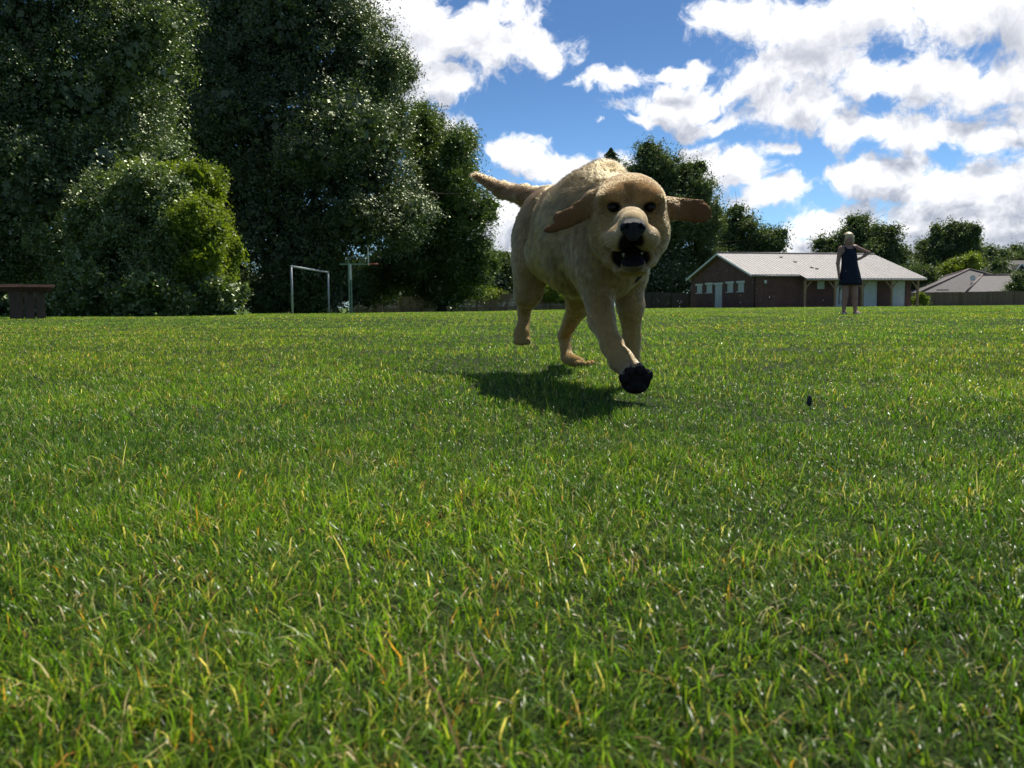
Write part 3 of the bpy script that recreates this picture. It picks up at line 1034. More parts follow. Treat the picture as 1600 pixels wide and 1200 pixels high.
front_open = [(s_of(1275.5), s_of(1288), 1.55, 2.30), (s_of(1302.5), s_of(1321), 0.02, 2.42), (s_of(1348), s_of(1369.5), 0.02, 2.42), (s_of(1391.5), s_of(1413), 0.02, 2.42)]
gab_open = [(w_of(px1), w_of(px0), z0, z1) for (px0, px1, z0, z1) in ((1087, 1096.4, 1.42, 2.1), (1102, 1112, 1.42, 2.15), (1115, 1127.5, .02, 2.1), (1134, 1144.5, 1.42, 2.15), (1150.5, 1161.5, 1.42, 2.15))]
mb = MB()
walls(mb, 'x', 0, LEN, -.3, EH, 0, .25, front_open)
mb.box(0, LEN, W - .25, W, -.3, EH)
walls(mb, 'y', .25, W - .25, -.3, EH, 0, .25, gab_open)
mb.box(LEN - .25, LEN, .25, W - .25, -.3, EH)
# gable triangles (in the y-z plane)
sl = (RH - EH) / (W / 2)
for x0 in (0.0, LEN - .25):
    mb.add([(x0, 0, EH), (x0, W, EH), (x0, W / 2, RH), (x0 + .25, 0, EH), (x0 + .25, W, EH), (x0 + .25, W / 2, RH)], [(0, 2, 1), (3, 4, 5), (0, 1, 4, 3), (1, 2, 5, 4), (2, 0, 3, 5)])
mb.build('wall', MAT['brick'], club)


def roof_slab(x0, x1, y0, y1, th=.10, lift=.06):
    """slab following the front (y<W/2) or back slope"""
    def z(y):
        return EH + sl * (y if y <= W / 2 else W - y) + lift
    return [(x0, y0, z(y0)), (x1, y0, z(y0)), (x1, y1, z(y1)), (x0, y1, z(y1)), (x0, y0, z(y0) + th), (x1, y0, z(y0) + th), (x1, y1, z(y1) + th), (x0, y1, z(y1) + th)]


rf = MB()
RX1 = 15.85
P_S = s_of(1243) + .1
OV = 1.3
rf.hexa(roof_slab(-.35, P_S, -.30, W / 2))
rf.hexa(roof_slab(P_S, RX1, -OV, W / 2))
rf.hexa(roof_slab(-.35, RX1, W / 2, W + .35))
ribs = rf
x = -.30
while x < RX1 - .05:
    y0 = -.30 if x < P_S else -OV
    zf = lambda y: EH + sl * (y if y <= W / 2 else W - y) + .162
    for (ya, yb) in ((y0, W / 2 - .02), (W / 2 + .02, W + .35)):
        ribs.hexa([(x, ya, zf(ya) - .003), (x + .05, ya, zf(ya) - .003), (x + .05, yb, zf(yb) - .003), (x, yb, zf(yb) - .003), (x + .01, ya, zf(ya) + .022), (x + .04, ya, zf(ya) + .022), (x + .04, yb, zf(yb) + .022), (x + .01, yb, zf(yb) + .022)])
    x += .333
roof = rf.build('roof', MAT['roof_sheet'], club)
MB().tube([(-.38, W / 2, RH + .19), (RX1 + .03, W / 2, RH + .19)], .09, 10).build('ridge_cap', MAT['roof_sheet'], roof, True)
# barge boards and fascias
bb = MB()
zr = lambda y: EH + sl * (y if y <= W / 2 else W - y) + .06
for xx in (-.40, RX1 + .003):
    y0 = -.33 if xx < 0 else -OV - .03
    bb = MB()
    for (ya, yb) in ((y0, W / 2), (W / 2, W + .38)):
        bb.hexa([(xx, ya, zr(ya) - .07), (xx + .045, ya, zr(ya) - .07), (xx + .045, yb, zr(yb) - .07), (xx, yb, zr(yb) - .07), (xx, ya, zr(ya) + .10), (xx + .045, ya, zr(ya) + .10), (xx + .045, yb, zr(yb) + .10), (xx, yb, zr(yb) + .10)])
    bb.build('barge_board', MAT['white_trim'], club)

gt = MB()
gt.tube([(-.3, -.36, zr(-.3) - .02), (P_S - .02, -.36, zr(-.3) - .02)], .055, 8)
gt.tube([(P_S + .02, -OV - .06, zr(-OV) - .02), (RX1, -OV - .06, zr(-OV) - .02)], .055, 8)
gt.build('gutter', simple('grey_gutter', (.32, .32, .31), .5, .1), club, True)
MB().tube([(.12, -.06, -.1), (.12, -.06, EH - .1)], .04, 8).build('downpipe', MAT['dark'], club, True)
# porch posts with curved braces, plate beam
for ppx in (1256, 1303, 1345, 1391, 1431.5):
    k = (ppx - 800) / F
    yy = -1.05
    s = (k * (72 + .97 * yy) - (20.2 - .245 * yy)) / (.97 - .245 * k)
    s = min(s, RX1 - .2)
    mp = MB()
    mp.box(s - .085, s + .085, yy - .085, yy + .085, -.2, EH - .52)
    for sg in (-1, 1):
        if s + sg * .6 > RX1 - .1 or s + sg * .6 < P_S:
            continue
        pts = [(s + sg * .07, yy, EH - 1.2), (s + sg * .22, yy, EH - .93), (s + sg * .58, yy, EH - .56)]
        mp.bar(pts[0], pts[1], .09, .1, (0, 1, 0))
        mp.bar(pts[1], pts[2], .09, .1, (0, 1, 0))
    mp.build('porch_post', MAT['timber'], club)
MB().box(P_S + .02, RX1 - .05, -1.13, -.97, EH - .517, EH - .34).build('porch_beam', MAT['timber'], club)
MB().box(P_S, RX1, -1.25, -.003, -.25, .03).build('porch_slab', simple('porch_concrete', (.30, .29, .27), .9, .15), club)
for i, (a, b, z0, z1) in enumerate(front_open):
    if z0 > 1:
        wn_ = MB().box(a + .01, b - .01, .08, .12, z0, z1).build('shutter', MAT['shutter'], club)
    else:
        dr_ = MB()
        dr_.box(a + .01, b - .01, .07, .13, z0 - .02, z1)
        d_ = dr_.build('shutter_door', MAT['shutter'], club)
        sm = MB()
        for kk in range(7):
            sm.box(a + .05, b - .05, .055, .068, z0 + .1 + kk * .32, z0 + .115 + kk * .32)
        sm.build('slat', MAT['white_trim'], d_)
for i, (a, b, z0, z1) in enumerate(gab_open):
    if z0 > 1:
        wn_ = MB().box(.08, .12, a + .01, b - .01, z0, z1).build('window', MAT['shutter'], club)
        MB().box(-.03, .08, a - .06, b + .06, z0 - .07, z0 - .003).build('sill', MAT['white_trim'], wn_)
    else:
        wn_ = MB().box(.08, .13, a + .01, b - .01, z0 - .02, z1).build('door', MAT['shutter'], club)
        MB().ball((.05, a + .12, 1.05), .035).build('handle', MAT['grey_metal'], wn_, True)
    MB().box(-.02, .08, a - .12, b + .12, z1 + .003, z1 + .16).build('lintel', MAT['white_trim'], club)
MB().box(s_of(1192.5), s_of(1196), -.09, -.003, 2.05, 2.30).build('wall_light', MAT['white_trim'], club)
for (px_, py_) in ((1217.4, 407.7), (1239.7, 415), (1265.5, 423.5), (1273.4, 425.3)):
    # small vents half way down the front slope
    t = (py_ - 401) / 30.0
    yv = W / 2 * (1 - t)
    k = (px_ - 800) / F
    s = (k * (72 + .97 * yv) - (20.2 - .245 * yv)) / (.97 - .245 * k)
    zv = EH + sl * yv + .16
    MB().hexa([(s, yv, zv), (s + .22, yv, zv), (s + .22, yv + .25, zv + .09), (s, yv + .25, zv + .09), (s, yv, zv + .1), (s + .22, yv, zv + .1), (s + .22, yv + .25, zv + .14), (s, yv + .25, zv + .14)]).build('roof_vent', MAT['ridge'], roof)


# ------------------------------------------------------------------ bungalow and far house
def hip_roof(mb, x0, x1, y0, y1, ze, zr, inset):
    ym = (y0 + y1) / 2
    mb.add([(x0, y0, ze), (x1, y0, ze), (x1, y1, ze), (x0, y1, ze), (x0 + inset, ym, zr), (x1 - inset, ym, zr)],
           [(0, 1, 5, 4), (1, 2, 5), (2, 3, 4, 5), (3, 0, 4), (0, 3, 2, 1)])
    return [((x0, y0, ze), (x0 + inset, ym, zr)), ((x1, y0, ze), (x1 - inset, ym, zr)), ((x0 + inset, ym, zr), (x1 - inset, ym, zr)), ((x0, y1, ze), (x0 + inset, ym, zr)), ((x1, y1, ze), (x1 - inset, ym, zr))]


Yb = 100.0
bxl = gx(1436, Yb)
bung = empty('bungalow', (bxl, Yb, gz(bxl, Yb)))
tag(bung, 'low bungalow with grey tiled hipped roofs behind the board fence', 'building')
ez = at(1500, 457, Yb).z - bung.location.z
rz_ = at(1521, 421, Yb + 4).z - bung.location.z
wd = gx(1600, Yb) - bxl
mb = MB()
mb.box(.5, wd + 9, .5, 8.5, -.2, ez)
mb.build('wall', MAT['render_wall'], bung)
r_m = MB()
xm = gx(1521, Yb + 4) - bxl
l1 = hip_roof(r_m, 0, xm * 2 - 1.0, 0, 8.6, ez + .003, rz_, xm - .6)
ro = r_m.build('roof', MAT['tile'], bung)
r_m = MB()
x2 = gx(1500, Yb - 1.5) - bxl + .6
l2 = hip_roof(r_m, x2, x2 + 16, -1.6, 7.4, ez + .02, at(1560, 430, Yb + 3).z - bung.location.z, 4.2)
ro2 = r_m.build('roof', MAT['tile'], bung)
rd = MB()
for a, b in l1:
    rd.tube([Vector(a) + Vector((0, 0, .03)), Vector(b) + Vector((0, 0, .03))], .11, 8)
rd.build('ridge_tiles', MAT['ridge'], ro, True)
rd = MB()
for a, b in l2:
    rd.tube([Vector(a) + Vector((0, 0, .03)), Vector(b) + Vector((0, 0, .03))], .11, 8)
rd.build('ridge_tiles', MAT['ridge'], ro2, True)
gt = MB()
gt.tube([(-.1, -.06, ez), (x2, -.06, ez)], .07, 8)
gt.tube([(x2, -1.68, ez), (x2 + 16, -1.68, ez)], .07, 8)
gt.build('gutter', MAT['ridge'], bung, True)
for wx in (2.2, 5.4):
    MB().box(wx, wx + 1.4, .44, .497, .9, 1.9).build('window', MAT['glass'], bung)
# flue and dish on the roof
sx0 = gx(1514, Yb + 2) - bxl
fl = MB()
fl.box(sx0 - .25, sx0 + .25, 1.2, 1.7, ez + .2, ez + .75)
fl.build('roof_vent', MAT['ridge'], ro)
dz = ez + 1.25
dm = MB()
n = 14
vs = [(sx0 + .05, 1.62, dz + .45)] + [(sx0 + .05 + .34 * math.cos(6.283 * i / n), 1.50, dz + .45 + .34 * math.sin(6.283 * i / n)) for i in range(n)]
dm.add(vs, [(0, i + 1, (i + 1) % n + 1) for i in range(n)])
dm.add([(p[0], p[1] + .02, p[2]) for p in vs], [(0, (i + 1) % n + 1, i + 1) for i in range(n)])
dm.tube([(sx0 + .05, 1.62, dz + .4), (sx0 + .05, 2.0, dz - .1)], .03, 6)
dm.tube([(sx0 + .05, 1.60, dz + .2), (sx0 + .05, 1.15, dz + .35)], .02, 6)
dm.build('satellite_dish', MAT['white_trim'], bung)
# far dark-roofed house
Yh = 135.0
hxl = gx(1553, Yh)
hs = empty('house', (hxl, Yh, gz(hxl, Yh)))
tag(hs, 'distant dark roofed house with a small white gable dormer', 'building')
e2 = at(1560, 431, Yh).z - hs.location.z
r2 = at(1560, 407, Yh + 4).z - hs.location.z
mb = MB().box(.4, 17.6, .4, 8.6, -.2, e2)
mb.build('wall', simple('dark_brick', (.12, .08, .07), .9, .2), hs)
r_m = MB()
hip_roof(r_m, 0, 18, 0, 9, e2 + .003, r2, 3.0)
r_h = r_m.build('roof', MAT['tile_dark'], hs)
dx_ = gx(1595, Yh) - hxl
z0 = at(1595, 420, Yh).z - hs.location.z
dmr = MB()
dmr.add([(dx_ - .9, .3, z0 - .4), (dx_ + .9, .3, z0 - .4), (dx_, .3, z0 + .75), (dx_ - .9, 3.2, z0 - .4), (dx_ + .9, 3.2, z0 - .4), (dx_, 3.2, z0 + .75)], [(0, 1, 2), (3, 5, 4), (0, 3, 4, 1), (1, 4, 5, 2), (2, 5, 3, 0)])
dmr.build('dormer', MAT['tile_dark'], r_h)
tr_ = MB()
tr_.bar((dx_ - 1.05, .24, z0 - .45), (dx_, .24, z0 + .82), .1, .18, (0, 0, 1))
tr_.bar((dx_ + 1.05, .24, z0 - .45), (dx_, .24, z0 + .82), .1, .18, (0, 0, 1))
tr_.build('dormer_trim', MAT['white_trim'], r_h)

# ------------------------------------------------------------------ football goal
pA = Vector((gx(457, 44), 44, 0)); pB = Vector((gx(514, 51), 51, 0))
pA.z, pB.z = gz(pA.x, pA.y), gz(pB.x, pB.y)
goal = empty('football_goal', pA)
tag(goal, 'white metal football goal frame without a net on the left of the field', 'goal')
dB = pB - pA
GH = 2.38
for p in (Vector((0, 0, 0)), dB):
    MB().tube([p + Vector((0, 0, -.1)), p + Vector((0, 0, GH))], .05, 12).build('post', MAT['white_metal'], goal, True)
ex = dB.normalized() * .06
MB().tube([Vector((0, 0, GH + .03)) - ex, dB + Vector((0, 0, GH + .03)) + ex], .05, 12).build('crossbar', MAT['white_metal'], goal, True)
# a mesh panel fence behind the goal
mf = empty('mesh_fence', (gx(534, 60), 60, gz(gx(534, 60), 60)))
tag(mf, 'thin green wire mesh fence panel between goal and basketball post', 'fence')
wL = gx(534, 60) - gx(514, 60)
for xx in (0, -wL):
    MB().tube([(xx, 0, -.1), (xx, 0, 2.25)], .03, 8).build('post', MAT['green_metal'], mf, True)
mm = MB()
for i in range(16):
    xx = -wL * (i + .5) / 16
    mm.bar((xx, 0, .05), (xx, 0, 2.2), .008, .008)
for i in range(22):
    zz = .05 + i * .1
    mm.bar((-wL, .01, zz), (0, .01, zz), .008, .008)
mm.build('mesh_panel', MAT['green_metal'], mf)

# ------------------------------------------------------------------ basketball hoop
YH = 52.0
hx0 = gx(548, YH)
hp = empty('basketball_hoop', (hx0, YH, gz(hx0, YH)), R(9.4))
tag(hp, 'green and white basketball post with side-on backboard and orange rim', 'basketball hoop')
kz = lambda py: at(548, py, YH).z - gz(hx0, YH)
kx = lambda px: gx(px, YH) - hx0
zt = kz(406)
MB().box(-.10, -.02, -.05, .05, -.1, zt).build('pole', MAT['green_metal'], hp)
MB().box(.03, .11, -.05, .05, -.1, kz(414)).build('pole', MAT['green_metal'], hp)
MB().box(-.02 + .002, .108, -.07, -.052, kz(437), kz(413)).build('plate', MAT['board'], hp)
za = kz(412.5)
arm = MB().box(-.6, kx(577) - .04, -.035, .035, za - .05, za + .03)
arm.bar((kx(562), 0, za), (kx(576.5), 0, kz(395)), .04, .04, (0, 1, 0))
arm.build('arm', MAT['green_metal'], hp)
MB().box(kx(577) - .035, kx(577) + .03, -.9, .9, kz(415), kz(388)).build('backboard', MAT['board'], hp)
rm = MB()
n = 24
xr = kx(577) + .35
rm.tube([(xr + .23 * math.cos(6.2832 * i / n), .23 * math.sin(6.2832 * i / n), za) for i in range(n + 1)], .022, 8)
rm.box(kx(577) + .032, xr - .21, -.12, .12, za - .05, za + .02)
rm.build('rim', MAT['orange'], hp, True)

# ------------------------------------------------------------------ brown wooden table at the left
YT = 18.0
tx = gx(43, YT)
tb = empty('wooden_table', (tx, YT, gz(tx, YT)), R(29))
tag(tb, 'dark brown timber table with red plank top and slab base at the left edge', 'table')
tz = lambda py: at(43, py, YT).z - gz(tx, YT)
tX = lambda px: (gx(px, YT) - tx) * .87
for (a, b) in ((15, 36.3), (38.5, 54.2), (56.4, 71)):
    MB().box(tX(a), tX(b), -.03, .03, -.05, tz(455)).build('base_board', MAT['bench_leg'], tb)
for (a, b) in ((15, 36.3), (38.5, 54.2), (56.4, 71)):
    MB().box(tX(a), tX(b), .55, .61, -.05, tz(455)).build('base_board', MAT['bench_leg'], tb)
MB().box(tX(-30), tX(82), .0, .045, tz(455) + .003, tz(449)).build('bearer', MAT['bench_leg'], tb)
MB().box(tX(-30), tX(82), .56, .60, tz(455) + .003, tz(449)).build('bearer', MAT['bench_leg'], tb)
for i in range(6):
    yb = -.22 + i * .19
    MB().box(tX(-34) + random.uniform(-.01, .01), tX(88) - .0 + random.uniform(-.03, .0), yb, yb + .165, tz(449) + .003, tz(444.5) + random.uniform(-.004, .004)).build('top_plank', MAT['bench_top'], tb)
for px_ in (48.5, 66.5, 82):
    MB().bar((tX(px_), -.02, tz(459)), (tX(px_) + .0, -.2, tz(450)), .03, .04).build('bracket', MAT['bench_leg'], tb)


# ------------------------------------------------------------------ signed-distance sculpting
class Sculpt:
    def __init__(self):
        self.p = []

    def cap(self, a, b, ra, rb, k=.02, flow=None, fur=.008, col=(.50, .37, .21), op='add'):
        self.p.append(dict(t='cap', a=np.array(a, float), b=np.array(b, float), ra=ra, rb=rb, k=k, flow=flow, fur=fur, col=col, op=op))

    def ell(self, c, r, k=.02, rot=(0, 0, 0), flow=None, fur=.008, col=(.50, .37, .21), op='add'):
        m = np.array(Euler([R(v) for v in rot]).to_matrix())
        self.p.append(dict(t='ell', c=np.array(c, float), r=np.array(r, float), m=m, k=k, flow=flow, fur=fur, col=col, op=op))

    def dist(self, q, P):
        if q['t'] == 'cap':
            ab = q['b'] - q['a']
            h = np.clip(((P - q['a']) @ ab) / (ab @ ab + 1e-12), 0, 1)
            return np.linalg.norm(P - q['a'] - h[..., None] * ab, axis=-1) - (q['ra'] + (q['rb'] - q['ra']) * h)
        L = (P - q['c']) @ q['m']
        k0 = np.linalg.norm(L / q['r'], axis=-1)
        k1 = np.linalg.norm(L / q['r'] ** 2, axis=-1)
        return k0 * (k0 - 1) / np.maximum(k1, 1e-6)

    def bounds(self, q):
        if q['t'] == 'cap':
            r = max(q['ra'], q['rb'])
            return np.minimum(q['a'], q['b']) - r, np.maximum(q['a'], q['b']) + r
        e = np.sqrt(((q['m'] * q['r']) ** 2).sum(1))
        return q['c'] - e, q['c'] + e

    def mesh(self, name, ax, smooth_it=1, origin=(0, 0, 0)):
        gx_, gy_, gz_ = ax
        Fd = np.full((len(gx_), len(gy_), len(gz_)), .2)
        for q in self.p:
            lo, hi = self.bounds(q)
            mg = .03 + q['k']
            i0, i1 = np.searchsorted(gx_, lo[0] - mg), np.searchsorted(gx_, hi[0] + mg)
            j0, j1 = np.searchsorted(gy_, lo[1] - mg), np.searchsorted(gy_, hi[1] + mg)
            k0, k1 = np.searchsorted(gz_, lo[2] - mg), np.searchsorted(gz_, hi[2] + mg)
            if i1 <= i0 or j1 <= j0 or k1 <= k0:
                continue
            P = np.stack(np.meshgrid(gx_[i0:i1], gy_[j0:j1], gz_[k0:k1], indexing='ij'), -1)
            d = self.dist(q, P)
            f = Fd[i0:i1, j0:j1, k0:k1]
            k = max(q['k'], 1e-5)
            if q['op'] == 'add':
                h = np.maximum(k - np.abs(f - d), 0) / k
                Fd[i0:i1, j0:j1, k0:k1] = np.minimum(f, d) - h * h * k * .25
            else:
                h = np.maximum(k - np.abs(f + d), 0) / k
                Fd[i0:i1, j0:j1, k0:k1] = np.maximum(f, -d) + h * h * k * .25
        V, Q = surface_nets(Fd, ax)
        V = relax(V, Q, smooth_it)
        return V, Q

    def blend(self, P, sharp=.017):
        """colour, fur length and flow for points near the surface"""
        W_, cs, fs, fl = [], [], [], []
        for q in self.p:
            if q['op'] != 'add':
                continue
            d = self.dist(q, P)
            W_.append(-d / sharp)
            cs.append(q['col']); fs.append(q['fur'])
            fl.append(q['flow'] if q['flow'] is not None else (0, .6, -.6))
        W_ = np.array(W_)
        W_ -= W_.max(0)
        W_ = np.exp(W_)
        W_ /= W_.sum(0)
        return W_.T @ np.array(cs), W_.T @ np.array(fs), W_.T @ np.array(fl)


def surface_nets(Fd, ax):
    nx, ny, nz = Fd.shape
    ins = Fd < 0
    cnt = np.zeros((nx - 1, ny - 1, nz - 1), np.int16)
    acc = np.zeros((nx - 1, ny - 1, nz - 1, 3))
    G = np.stack(np.meshgrid(*ax, indexing='ij'), -1)
    crosses = []
    for a in range(3):
        s0 = [slice(None)] * 3; s1 = [slice(None)] * 3
        s0[a] = slice(0, -1); s1[a] = slice(1, None)
        f0, f1 = Fd[tuple(s0)], Fd[tuple(s1)]
        cr = ins[tuple(s0)] != ins[tuple(s1)]
        ii = np.argwhere(cr)
        t = f0[cr] / (f0[cr] - f1[cr])
        g0, g1 = G[tuple(s0)][cr], G[tuple(s1)][cr]
        pt = g0 + (g1 - g0) * t[:, None]
        crosses.append((a, ii, ins[tuple(s0)][cr]))
        o = [b for b in range(3) if b != a]
        for u in (0, 1):
            for v in (0, 1):
                c = ii.copy()
                c[:, o[0]] -= u; c[:, o[1]] -= v
                ok = (c >= 0).all(1) & (c < np.array(cnt.shape)).all(1)
                c = c[ok]
                np.add.at(cnt, (c[:, 0], c[:, 1], c[:, 2]), 1)
                np.add.at(acc, (c[:, 0], c[:, 1], c[:, 2]), pt[ok])
    act = cnt > 0
    idm = -np.ones(cnt.shape, np.int64)
    idm[act] = np.arange(act.sum())
    V = acc[act] / cnt[act][:, None]
    faces = []
    for a, ii, inside0 in crosses:
        o = [(a + 1) % 3, (a + 2) % 3]
        ok = (ii[:, o[0]] > 0) & (ii[:, o[1]] > 0) & (ii[:, o[0]] < cnt.shape[o[0]]) & (ii[:, o[1]] < cnt.shape[o[1]])
        i, fl = ii[ok], inside0[ok]
        c = []
        for u, v in ((1, 1), (0, 1), (0, 0), (1, 0)):
            k = i.copy()
            k[:, o[0]] -= u; k[:, o[1]] -= v
            c.append(idm[k[:, 0], k[:, 1], k[:, 2]])
        qd = np.stack(c, 1)
        qd[~fl] = qd[~fl][:, ::-1]
        faces.append(qd)
    return V, np.concatenate(faces)


def relax(V, Q, it):
    E = np.concatenate([Q[:, [0, 1]], Q[:, [1, 2]], Q[:, [2, 3]], Q[:, [3, 0]]])
    for _ in range(it):
        s = np.zeros_like(V); n = np.zeros(len(V))
        np.add.at(s, E[:, 0], V[E[:, 1]]); np.add.at(n, E[:, 0], 1)
        np.add.at(s, E[:, 1], V[E[:, 0]]); np.add.at(n, E[:, 1], 1)
        V = V * .5 + (s / np.maximum(n, 1)[:, None]) * .5
    return V


def axis(lo, hi, coarse, fine_spans, fine):
    pts = [lo]
    while pts[-1] < hi:
        x = pts[-1]
        st = fine if any(a - coarse <= x < b for a, b in fine_spans) else coarse
        pts.append(x + st)
    return np.array(pts)


# ------------------------------------------------------------------ the dog
dog_o = Vector((.16, 2.25, 0))
dog = empty('dog', (dog_o.x, dog_o.y, gz(.16, 2.25)))
tag(dog, 'golden labrador running towards the viewer with ears flapping and mouth open', 'dog')
D = lambda px, py, Y: np.array(at(px, py, Y))
CREAM = (.455, .290, .098)
GOLD = (.405, .218, .070)
TAN = (.30, .145, .055)
EARC = (.17, .080, .034)
BACK = (-.25, .85, -.35)
DOWN = (-.05, .15, -1)
sc = Sculpt()
# trunk
sc.ell(D(864, 348, 2.60), (.094, .14, .100), .035, flow=(-.2, .7, -.6), fur=.016, col=GOLD)
sc.ell(D(885, 350, 2.38), (.088, .17, .100), .035, flow=BACK, fur=.016, col=GOLD)
sc.ell(D(910, 366, 2.16), (.108, .19, .138), .035, flow=BACK, fur=.018, col=CREAM)
sc.ell(D(938, 300, 2.12), (.054, .10, .050), .03, flow=(-.3, .8, .0), fur=.022, col=GOLD)
sc.ell(D(950, 283, 2.10), (.032, .06, .034), .03, flow=(-.2, .8, .25), fur=.022, col=GOLD)
sc.cap(D(935, 318, 2.08), D(968, 335, 1.95), .078, .070, .035, flow=(-.5, .6, -.5), fur=.018, col=CREAM)
sc.cap(D(942, 355, 2.04), D(968, 375, 1.93), .084, .058, .035, flow=(-.15, .2, -1), fur=.014, col=CREAM)
sc.ell(D(945, 408, 2.00), (.080, .09, .090), .035, flow=DOWN, fur=.014, col=CREAM)
sc.cap(D(908, 402, 2.14), D(866, 395, 2.44), .090, .078, .035, flow=(-.1, .6, -.8), fur=.014, col=CREAM)
# tail
sc.cap(D(858, 312, 2.66), D(822, 306, 2.76), .033, .026, .035, flow=(-1, .3, -.1), fur=.014, col=GOLD)
sc.cap(D(822, 306, 2.76), D(786, 297, 2.86), .026, .020, .02, flow=(-1, .3, -.35), fur=.015, col=GOLD)
sc.cap(D(786, 297, 2.86), D(745, 275, 2.93), .020, .008, .02, flow=(-1, .3, .1), fur=.016, col=TAN)
# hind leg lifted (picture left)
sc.ell(D(838, 380, 2.60), (.070, .110, .112), .014, rot=(-15, 0, 0), flow=DOWN, fur=.013, col=CREAM)
sc.cap(D(832, 412, 2.56), D(825, 458, 2.58), .060, .040, .03, flow=DOWN, fur=.010, col=CREAM)
sc.cap(D(825, 458, 2.58), D(819, 486, 2.68), .036, .0175, .02, flow=DOWN, fur=.007, col=CREAM)
sc.cap(D(819, 486, 2.68), D(818, 508, 2.67), .0175, .020, .015, flow=DOWN, fur=.005, col=CREAM)
sc.ell(D(815, 523, 2.65), (.026, .024, .034), .015, flow=DOWN, fur=.005, col=CREAM)
for dxp in (-9, -3, 4, 10):
    sc.ell(D(815 + dxp, 533, 2.635), (.009, .014, .012), .006, flow=DOWN, fur=.004, col=CREAM)
# hind leg planted
sc.ell(D(900, 400, 2.58), (.072, .11, .115), .04, flow=DOWN, fur=.012, col=CREAM)
sc.cap(D(906, 440, 2.60), D(903, 480, 2.72), .055, .034, .03, flow=DOWN, fur=.008, col=CREAM)
sc.cap(D(903, 480, 2.72), D(881, 524, 2.90), .032, .0200, .02, flow=DOWN, fur=.006, col=CREAM)
sc.cap(D(881, 524, 2.90), D(886, 556, 2.87), .0195, .0195, .012, flow=DOWN, fur=.005, col=CREAM)
sc.cap(D(887, 560, 2.86), D(906, 566, 2.79), .021, .017, .015, flow=(.5, -.6, -.3), fur=.005, col=CREAM)
for i, (px_, py_, yy_) in enumerate(((903, 567, 2.75), (911, 568, 2.74), (919, 568, 2.76), (925, 567, 2.79))):
    sc.ell(D(px_, py_, yy_), (.010, .017, .010), .006, flow=(.3, -1, -.2), fur=.004, col=CREAM)
# fore leg reaching (picture centre)
sc.ell(D(926, 385, 2.02), (.046, .060, .095), .012, rot=(-12, 0, 12), flow=DOWN, fur=.012, col=CREAM)
sc.ell(D(936, 418, 1.99), (.048, .075, .080), .018, flow=DOWN, fur=.012, col=CREAM)
sc.cap(D(934, 455, 1.97), D(940, 500, 1.92), .036, .0265, .020, flow=DOWN, fur=.007, col=CREAM)
sc.cap(D(940, 500, 1.92), D(957, 541, 1.84), .0265, .021, .02, flow=(.2, -.3, -1), fur=.006, col=CREAM)
sc.cap(D(957, 541, 1.84), D(969, 563, 1.80), .021, .0215, .02, flow=(.2, -.3, -1), fur=.005, col=CREAM)
sc.cap(D(971, 562, 1.80), D(991, 585, 1.755), .0225, .024, .02, flow=(.4, -.5, -.6), fur=.005, col=CREAM)
sc.ell(D(993, 597, 1.745), (.030, .019, .025), .015, rot=(10, 0, 0), flow=(.4, -.2, .2), fur=.004, col=(.30, .22, .13))
for (px_, py_) in ((975, 590), (984, 579), (999, 576), (1012, 586)):
    sc.ell(D(px_, py_, 1.735), (.0115, .014, .0125), .006, flow=(.2, -.2, .6), fur=.004, col=(.34, .25, .15))
# fore leg standing (picture right)
sc.ell(D(980, 408, 2.08), (.054, .08, .080), .03, flow=DOWN, fur=.010, col=CREAM)
sc.cap(D(982, 440, 2.08), D(985, 478, 2.06), .038, .028, .02, flow=DOWN, fur=.007, col=CREAM)
sc.cap(D(985, 478, 2.06), D(987, 530, 2.08), .030, .0195, .02, flow=DOWN, fur=.006, col=CREAM)
sc.cap(D(987, 530, 2.08), D(989, 588, 2.07), .0200, .0185, .015, flow=DOWN, fur=.005, col=CREAM)
sc.ell(D(990, 600, 2.045), (.027, .034, .018), .015, flow=(0, -1, -.3), fur=.005, col=CREAM)
for dxp in (-13, -4, 5, 14):
    sc.ell(D(990 + dxp, 604, 2.02), (.010, .017, .011), .006, flow=(0, -1, -.3), fur=.004, col=CREAM)
# head
hb = (0, .9, .15)
sc.ell(D(982, 316, 1.875), (.076, .090, .060), .03, flow=(0, .8, .5), fur=.007, col=GOLD)
sc.ell(D(957, 309, 1.812), (.030, .030, .0150), .030, flow=(0, .8, .5), fur=.006, col=GOLD)
sc.ell(D(1014, 309, 1.812), (.030, .030, .0150), .030, flow=(0, .8, .5), fur=.006, col=GOLD)
sc.ell(D(951, 358, 1.86), (.040, .060, .058), .025, flow=(-.7, .7, -.2), fur=.010, col=CREAM)
sc.ell(D(1015, 358, 1.86), (.040, .060, .058), .025, flow=(.7, .7, -.2), fur=.010, col=CREAM)
sc.ell(D(983, 372, 1.86), (.070, .06, .054), .03, flow=(0, .7, -.6), fur=.010, col=CREAM)
sc.ell(D(985, 408, 1.84), (.052, .06, .024), .025, flow=(0, .6, -.6), fur=.008, col=CREAM)
sc.ell(D(985, 303, 1.772), (.0065, .02, .020), .016, op='sub')
for px_, rz_y in ((950, 25), (1022, -25)):
    sc.ell(D(px_, 346, 1.762), (.017, .032, .018), .022, op='sub')
